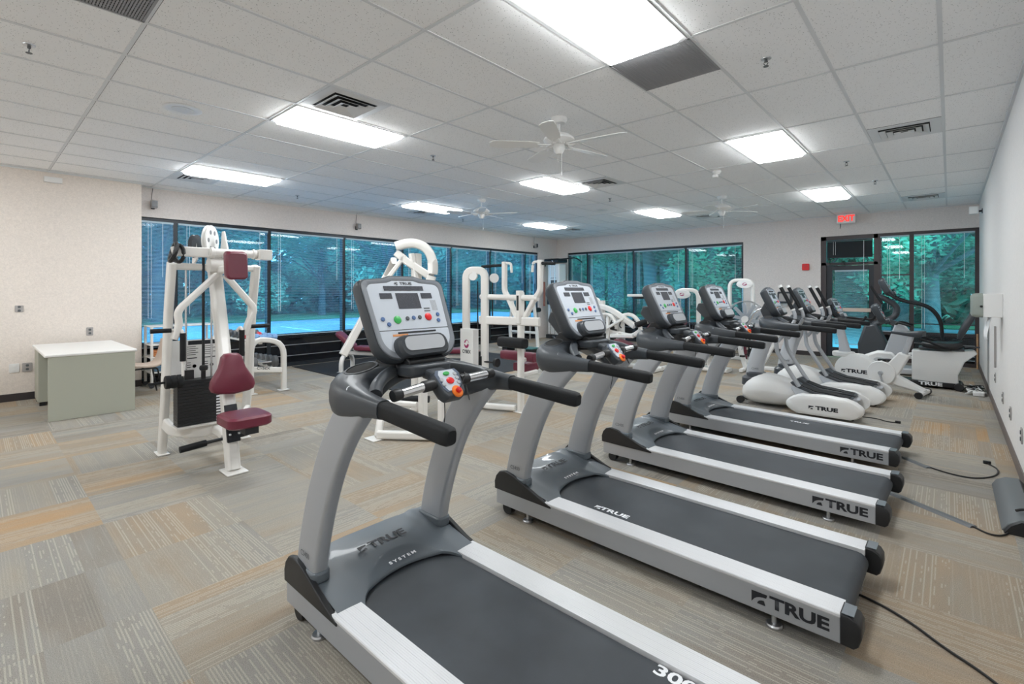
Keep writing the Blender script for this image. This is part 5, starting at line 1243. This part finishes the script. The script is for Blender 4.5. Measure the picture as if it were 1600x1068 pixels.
b = MB(); loft_sections(b, smooth_secs([((c[0]+.05, c[1]-.2, c[2]-.03), r, u, w, h) for c, r, u, w, h in S], 4), .3, 3); b.build('shell', 'tan', ch)
b = MB()
for sx_ in (-.16, .16):
    b.tube([(-8.55+sx_, 1.50, .0), (-8.55+sx_, 1.52, .38), (-8.55+sx_, 1.80, .38), (-8.55+sx_, 1.86, .0)], .011, .04)
b.tube([(-8.71, 1.7, .385), (-8.39, 1.7, .385)], .011); b.build('leg_frame', 'black', ch)

# ------------------------------------------------------------------ wall things
def plate(x, y, z, label, face='x', w=.075, h=.12, kind='outlet', m='plate'):
    t = thing('wall_outlet', label, kind, (x, y, z))
    b = MB(); b.rbox((0, 0, 0), (.008, w, h) if face == 'x' else (w, .008, h), r=.1, axis=0 if face == 'x' else 1); b.build('cover_plate', m, t, bevel=.002)
    b = MB(); s = .006 if x < 0 else -.006
    for q in (-.025, .025): b.rbox((s, 0, q), (.006, .03, .03), r=.3, axis=0)
    b.build('socket', 'white_plastic' if m != 'plate' else 'inkgrey', t); return t
plate(XJ+.005, .448, 1.235, 'square grey wall plate highest on the left wall, above the desk edge', w=.085, h=.09)
plate(XJ+.005, 1.175, .885, 'small grey outlet on the left wall just above the desk top', w=.075)
plate(XJ+.005, .40, .44, 'pale blank outlet low on the left wall, farther from the desk', m='white_plastic', w=.1)
plate(XJ+.005, .525, .44, 'grey outlet low on the left wall touching the desk side', w=.1)
for y, z, l in ((8.39, .42, 'farthest grey outlet low on the right wall'), (7.24, .36, 'middle grey outlet low on the right wall'), (6.38, .36, 'nearer grey outlet low on the right wall'), (5.45, .36, 'nearest grey outlet low on the right wall above the floor box')):
    plate(XR-.005, y, z, l)
e = thing('emergency_sounder', 'white rectangular box mounted high on the left wall under the ceiling', 'alarm box', (XJ+.03, .78, 3.02))
MB().rbox((0, 0, 0), (.06, .19, .075), r=.1, axis=0).build('housing', 'white_plastic', e, bevel=.008)
def speaker(x, y, label, side=1, w=.085):
    t = thing('wall_speaker', label, 'speaker', (x, y, 2.86), 'small black wall speakers')
    MB().rbox((side*.09, 0, 0), (.085, w, .12), r=.1, axis=2).build('cabinet', 'plate', t, bevel=.008)
    MB().rbox((side*.134, 0, 0), (.006, w*.85, .10), r=.1, axis=0).build('grille', 'dark', t)
    b = MB(); b.rbox((side*.03, 0, -.03), (.07, .02, .03), r=.1); b.rbox((side*.006, 0, -.03), (.012, .05, .08), r=.1, axis=0); b.build('bracket', 'black', t)
    b = MB(); b.tube([(side*.03, 0, .0), (side*.012, -.02, .10), (side*.012, .0, .27)], .0035, .03, n=6); b.build('cable', 'cord', t)
speaker(XL, 1.98, 'small wall speaker above the closed window blind next to the desk wall')
speaker(XL, 5.62, 'small wall speaker above the middle of the left window wall')
speaker(XL, 11.7, 'small wall speaker at the far end of the left window wall')
sr = thing('wall_speaker', 'small white speaker on the right wall above the far window', 'speaker', (XR, 11.6, 2.86), 'small black wall speakers')
MB().rbox((-.11, 0, 0), (.12, .10, .13), r=.1, axis=2).build('cabinet', 'white_plastic', sr, bevel=.008)
b = MB(); b.rbox((-.03, 0, -.02), (.06, .03, .03), r=.1); b.rbox((-.006, 0, -.02), (.012, .06, .08), r=.1, axis=0); b.build('bracket', 'black', sr)
ex = thing('exit_sign', 'lit exit sign with red letters hanging over the glass door', 'exit sign', (-1.66, 12.70, 3.03))
MB().rbox((0, 0, 0), (.34, .05, .20), r=.06, axis=1).build('housing', 'white_plastic', ex, bevel=.006)
text('EXIT', .17, (0, -.026, 0), (1, 0, 0), (0, 0, 1), 'exitred', ex, sx=.85, bold=.006, depth=.002)
b = MB(); b.cyl((0, 0, .09), (0, 0, CEIL-3.03), .012); b.build('stem', 'white_plastic', ex)
b = MB(); b.tube([(-.10, 0, -.09), (-.10, -.02, -.16), (-.11, 0, -.20)], .008); b.build('pull_cable', 'dark', ex)
fa = thing('fire_alarm_strobe', 'red fire alarm horn strobe on the back wall left of the door', 'fire alarm', (-2.45, YB, 2.02))
MB().rbox((0, -.025, 0), (.14, .05, .15), r=.1, axis=1).build('housing', 'red', fa, bevel=.006)
MB().rbox((0, -.055, .02), (.06, .015, .05), r=.2, axis=1).build('strobe', 'clear', fa)
fp = thing('fire_alarm_pull', 'red fire alarm pull station below the strobe', 'fire alarm', (-2.42, YB, 1.17))
MB().rbox((0, -.02, 0), (.12, .04, .14), r=.1, axis=1).build('housing', 'red', fp, bevel=.006)
MB().rbox((0, -.045, -.01), (.08, .012, .025), r=.2, axis=1).build('handle', 'white_plastic', fp)
wb = thing('wall_phone_box', 'dark grey box fixed on the back wall behind the elliptical consoles', 'wall box', (-2.86, YB, 1.32))
MB().rbox((0, -.07, 0), (.30, .14, .27), r=.1, axis=1).build('housing', 'dark', wb, bevel=.012)
MB().rbox((0, -.143, .0), (.22, .008, .18), r=.1, axis=1).build('face', 'plate', wb)
MB().rbox((0, -.03, -.17), (.08, .05, .06), r=.2, axis=1).build('cable_box', 'white_plastic', wb)
# towel dispenser
dp = thing('towel_dispenser', 'sage grey paper towel dispenser on the right wall', 'dispenser', (XR, 7.45, 1.32))
MB().rbox((-.075, 0, 0), (.15, .30, .25), r=.04, axis=1).build('housing', 'white_plastic', dp, bevel=.005)
S = [((-.15, 0, 0), (0, 1, 0), (0, 0, 1), .30, .26), ((-.20, 0, .0), (0, 1, 0), (0, 0, 1), .30, .26), ((-.235, 0, .0), (0, 1, 0), (0, 0, 1), .29, .24), ((-.245, 0, 0), (0, 1, 0), (0, 0, 1), .26, .2)]
b = MB(); loft_sections(b, S, .15, 4); b.build('front_cover', 'dispenser', dp)
b = MB(); b.lathe([(0, 0), (.012, 0), (.012, .012), (0, .014)], (-.165, -.15, -.01), (0, -1, 0)); b.build('lock', 'black', dp)
b = MB(); b.grid(lambda u, v: (-.09-.035*math.sin(u*2)+.012*math.sin(v*9+u*3), -.10+.2*v, -.125-.24*u+.02*math.sin(v*7)), 10, 14); b.build('paper_towel', 'towelwhite', dp, solid=.002)
# strip and rod on the right wall
tag(MB().box(XR-.02, XR-.002, 8.30, 8.335, .55, 1.05).build('wall_conduit', 'plate', bevel=.003), 'thin grey conduit strip on the right wall under the dispenser', 'conduit')
rd = tag(MB().cyl((.385, 12.74, .0), (.385, 12.79, .66), .014).build('wooden_rod', 'wood'), 'short wooden rod leaning upright in the far right corner', 'rod')

# ------------------------------------------------------------------ cords on the floor
def cord(label, pts, r=.0055, name='power_cord', fil=.15):
    b = MB(); b.tube([(x, y, r+.001) for x, y in pts], r, fil, n=8); return b
def ctag(label, pts, extra=None, group='power cords on the carpet', r=.0055):
    x0, y0_ = pts[0]; t = thing('power_cord', label, 'power cord', (x0, y0_, 0), group, world=True)
    cord(label, pts, r).build('cable', 'cord', t)
    if extra: extra(t)
    return t
def plug(x, y):
    def f(t): MB().rbox((x, y, .014), (.05, .03, .026), r=.3).build('plug', 'cord', t, bevel=.004)
    return f
ctag('thin black cord running from the second treadmill to the bottom right corner', [(-.45, 2.92), (-.25, 2.88), (-.12, 2.80), (-.02, 2.70), (.10, 2.62), (.20, 2.50), (.30, 2.2)])
ctag('black cord with plug looping beyond the third treadmill toward the wall', [(-.40, 5.60), (-.22, 5.48), (-.08, 5.33), (.10, 5.27), (.20, 5.35), (.28, 5.50), (.30, 5.70), (.24, 5.82)], plug(.235, 5.83))
ctag('short black cord lying behind the nearer elliptical trainer', [(-.78, 7.0), (-.62, 7.02), (-.52, 6.92), (-.44, 6.95)], plug(-.43, 6.95))
ctag('black cord rising from the grey cover to the floor box at the right wall', [(.10, 4.22), (.18, 4.13), (.25, 4.18), (.28, 4.32), (.31, 4.44)])
def cover(label, p0, p1, w=.035, h=.012):
    b = MB(); p0, p1 = V((*p0, 0)), V((*p1, 0)); d = (p1-p0).normalized(); n_ = V((-d.y, d.x, 0))
    prof = [(-w, .0005), (-w*.5, h), (w*.5, h), (w, .0005)]
    b.loft([[p+n_*u+V((0, 0, v)) for u, v in prof] for p in (p0, p1)]); return tag(b.build('cord_cover', 'cordcover', smooth=False), label, 'cord cover')
cover('long grey cord cover leading from the third treadmill toward the right wall', (-.33, 4.52), (.11, 4.21), .032)
cover('short grey cord cover behind the fourth treadmill', (-.30, 5.54), (-.13, 5.36), .028)
fb = thing('floor_box', 'grey cord cover box on the floor along the right wall', 'floor box', (.33, 4.75, 0), world=True)
b = MB(); b.prism([(.235, .0), (.26, .045), (.31, .075), (.38, .08), (.405, .05), (.405, 0)], 'y', 4.28, 5.25); b.build('ramp', 'cordcover', fb, bevel=.006)
b = MB(); b.prism([(.245, .0), (.275, .05), (.32, .085), (.375, .085), (.400, .05), (.400, 0)], 'y', 4.24, 4.285); each(b, 'end_cap', 'black', fb)
b = MB(); b.tube([(.31, 4.44, .09), (.34, 4.46, .10), (.39, 4.50, .09), (.39, 4.62, .10)], .008, .03); b.build('cable', 'cord', fb)
tg = thing('cable_tangle', 'tangle of white and black cables with adapters on the floor behind the recumbent bike', 'cables', (.28, 9.9, 0), world=True)
rr = random.Random(4)
for m, n_ in (('white_plastic', 4), ('cord', 3)):
    b = MB()
    for q in range(n_):
        pts = [(.27+rr.uniform(-.12, .11), 9.8+rr.uniform(-.35, .35), .012+rr.uniform(0, .07)) for _ in range(9)]; b.tube(pts, .007, .07, n=6)
    b.build('cable', m, tg)
b = MB(); b.rbox((.30, 9.55, .03), (.12, .22, .05), r=.2); b.rbox((.22, 9.85, .03), (.08, .10, .05), r=.2); each(b, 'power_strip', 'white_plastic', tg, bevel=.006)

# ------------------------------------------------------------------ outside
GZ = -.12
def ground(name, m, x0, x1, y0_, y1_, z, label, cat):
    return struct(MB().box(x0, x1, y0_, y1_, z-.05, z).build(name, m, smooth=False))
ground('parking_lot', 'asphalt', -34, XL-.4, -20, 60, GZ, '', '')
ground('asphalt_strip', 'asphalt', XL-.4, 30, YB+3.2, 60, GZ, '', '')
ground('lawn', 'grass', XL-.4, 30, YB+.6, YB+3.2, GZ+.02, '', '')
ground('grass_bank', 'grass', -60, -26, -20, 70, GZ+.06, '', '')
ground('grass_strip', 'grass', -26, 40, 27, 75, GZ+.06, '', '')
b = MB()
for k in range(9): b.box(-22, -16.5, -2+k*2.8, -1.9+k*2.8, GZ, GZ+.006)
struct(b.build('parking_lines', 'paint', smooth=False))
def crown(seed, n, rx, rz, h0, leaf):
    r = random.Random(seed); cl = []
    for _ in range(16):
        a = r.uniform(0, 2*PI); q = r.uniform(.1, .75); z = r.uniform(-.8, .8)
        cl.append((rx*q*math.cos(a)*(1-.4*abs(z)), rx*q*math.sin(a)*(1-.4*abs(z)), h0+rz*z, rx*r.uniform(.28, .48)))
    verts, faces = [], []
    for i in range(n):
        cx, cy, cz, cr = cl[r.randrange(16)]
        d = V((r.gauss(0, 1), r.gauss(0, 1), r.gauss(0, 1))).normalized()*cr*(r.random()**.35); p = V((cx, cy, cz))+V((d.x, d.y, d.z*.75))
        u = V((r.gauss(0, 1), r.gauss(0, 1), r.gauss(0, .6))).normalized(); w = u.orthogonal().normalized(); s = leaf*r.uniform(.6, 1.3); k = len(verts)
        verts += [p+u*s, p+w*s*.5, p-u*s, p-w*s*.5]; faces.append((k, k+1, k+2, k+3))
    me = bpy.data.meshes.new('foliage'); me.from_pydata(verts, [], faces); return me
def tree_proto(seed, n, rx, rz, h0, leaf, m, tr, label):
    t = thing('tree', label, 'tree', (0, 0, GZ))
    me = crown(seed, n, rx, rz, h0, leaf); me.materials.append(M[m]); o = bpy.data.objects.new('foliage', me); COL.objects.link(o); o.parent = t
    b = MB(); b.sweep([(0, 0, 0), (.05, .03, h0*.35), (-.08, .05, h0*.7), (.0, 0, h0)], circle(tr, 12), scale=[1.25, 1, .8, .45])
    r = random.Random(seed+9)
    for k in range(5):
        a = r.uniform(0, 2*PI); z = h0*r.uniform(.4, .7); b.sweep([(0, 0, z), (rx*.35*math.cos(a), rx*.35*math.sin(a), z+.7), (rx*.7*math.cos(a), rx*.7*math.sin(a), z+1.3)], circle(tr*.4, 8), scale=[1, .7, .3])
    b.build('trunk', 'trunk', t); return t
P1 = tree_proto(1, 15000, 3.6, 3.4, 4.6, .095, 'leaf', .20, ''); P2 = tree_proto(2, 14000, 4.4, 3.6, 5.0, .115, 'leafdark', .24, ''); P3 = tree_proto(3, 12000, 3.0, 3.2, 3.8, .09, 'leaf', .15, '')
spots = []
rr = random.Random(11)
for k in range(11): spots.append((-29+rr.uniform(-2.0, 1.5), 2+k*4.3, (P1, P2, P3)[k % 3], 'left'))
for k in range(9): spots.append((-36+rr.uniform(-2, 2), -1+k*6.2, (P2, P1)[k % 2], 'leftfar'))
for k in range(9): spots.append((-17+k*3.1, 26+rr.uniform(-1.5, 1.5), (P2, P3, P1)[k % 3], 'back'))
for k in range(7): spots.append((-22+k*5.6, 33+rr.uniform(-2, 2), (P1, P2)[k % 2], 'backfar'))
spots += [(-17.0, 11.5, P3, 'lot'), (-.4, 19.5, P1, 'door'), (-6.8, 19.0, P3, 'yard'), (-10.5, 21.5, P2, 'yard2')]
lb = {'left': 'leafy tree in the near row beyond the parking lot, seen through the left windows', 'leftfar': 'tree in the far row beyond the parking lot, behind the left window trees', 'back': 'leafy tree in the near row seen through the back wall windows', 'backfar': 'tree in the far row behind the back wall window trees',
      'lot': 'lone low-branched tree standing in the parking lot outside the left windows', 'door': 'tall tree with thick trunk close outside the window by the right wall', 'yard': 'small tree close outside the middle of the back wall window', 'yard2': 'dark tree close outside the left part of the back wall window'}
gp = {'left': 'near tree row beyond the parking lot', 'leftfar': 'far tree row beyond the parking lot', 'back': 'near tree row behind the building', 'backfar': 'far tree row behind the building'}
used = set()
for x, y, p, kd in spots:
    if p.name not in used: used.add(p.name); o = p; o.location = (x, y, GZ); o.rotation_euler.z = rr.uniform(0, 6)
    else: o = dup(p, (x, y, GZ), rr.uniform(0, 6))
    o['label'] = lb[kd]
    if kd in gp: o['group'] = gp[kd]
    elif 'group' in o: del o['group']
    s = rr.uniform(.95, 1.25); o.scale = (s, s, s)
# undergrowth behind the trees closes the view
def hedge(name, x0, x1, y0_, y1_, h, n, seed, label):
    r = random.Random(seed); verts, faces = [], []
    for i in range(n):
        p = V((r.uniform(x0, x1), r.uniform(y0_, y1_), GZ+h*r.random()**.8)); u = V((r.gauss(0, 1), r.gauss(0, 1), r.gauss(0, .6))).normalized(); w = u.orthogonal().normalized(); s = .34*r.uniform(.6, 1.3); k = len(verts)
        verts += [p+u*s, p+w*s*.5, p-u*s, p-w*s*.5]; faces.append((k, k+1, k+2, k+3))
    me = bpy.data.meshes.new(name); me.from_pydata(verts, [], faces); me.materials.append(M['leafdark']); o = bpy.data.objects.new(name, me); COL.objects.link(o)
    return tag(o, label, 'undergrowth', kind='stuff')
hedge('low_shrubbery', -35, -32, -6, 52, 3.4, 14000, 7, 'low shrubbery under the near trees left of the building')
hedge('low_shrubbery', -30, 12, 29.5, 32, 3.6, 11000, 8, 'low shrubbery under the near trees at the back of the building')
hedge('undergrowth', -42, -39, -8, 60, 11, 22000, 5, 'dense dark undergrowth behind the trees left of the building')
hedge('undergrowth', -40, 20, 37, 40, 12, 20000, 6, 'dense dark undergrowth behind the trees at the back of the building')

# ------------------------------------------------------------------ world, camera
w = bpy.data.worlds.new('sky'); SC.world = w; w.use_nodes = True; N = w.node_tree.nodes; L = w.node_tree.links
bg = N['Background']; bg.inputs['Color'].default_value = (.78, .90, 1.0, 1); bg.inputs['Strength'].default_value = 2.1
cam = bpy.data.cameras.new('camera'); co = bpy.data.objects.new('camera', cam); COL.objects.link(co)
co.location = (0, 0, EYE); co.rotation_euler = (PI/2, 0, math.radians(42.15))
cam.sensor_width = 36; cam.lens = 36*762/1600; cam.shift_x = (800-794.5)/1600; cam.shift_y = -(534-453.7)/1600; cam.clip_start = .05; cam.clip_end = 300
SC.camera = co
SC.view_settings.view_transform = 'Standard'; SC.view_settings.look = 'None'; SC.view_settings.gamma = 1; SC.view_settings.use_curve_mapping = False
SC.view_settings.exposure = 1.5
SC.cycles.diffuse_bounces = 10; SC.cycles.max_bounces = 14; SC.cycles.transparent_max_bounces = 24
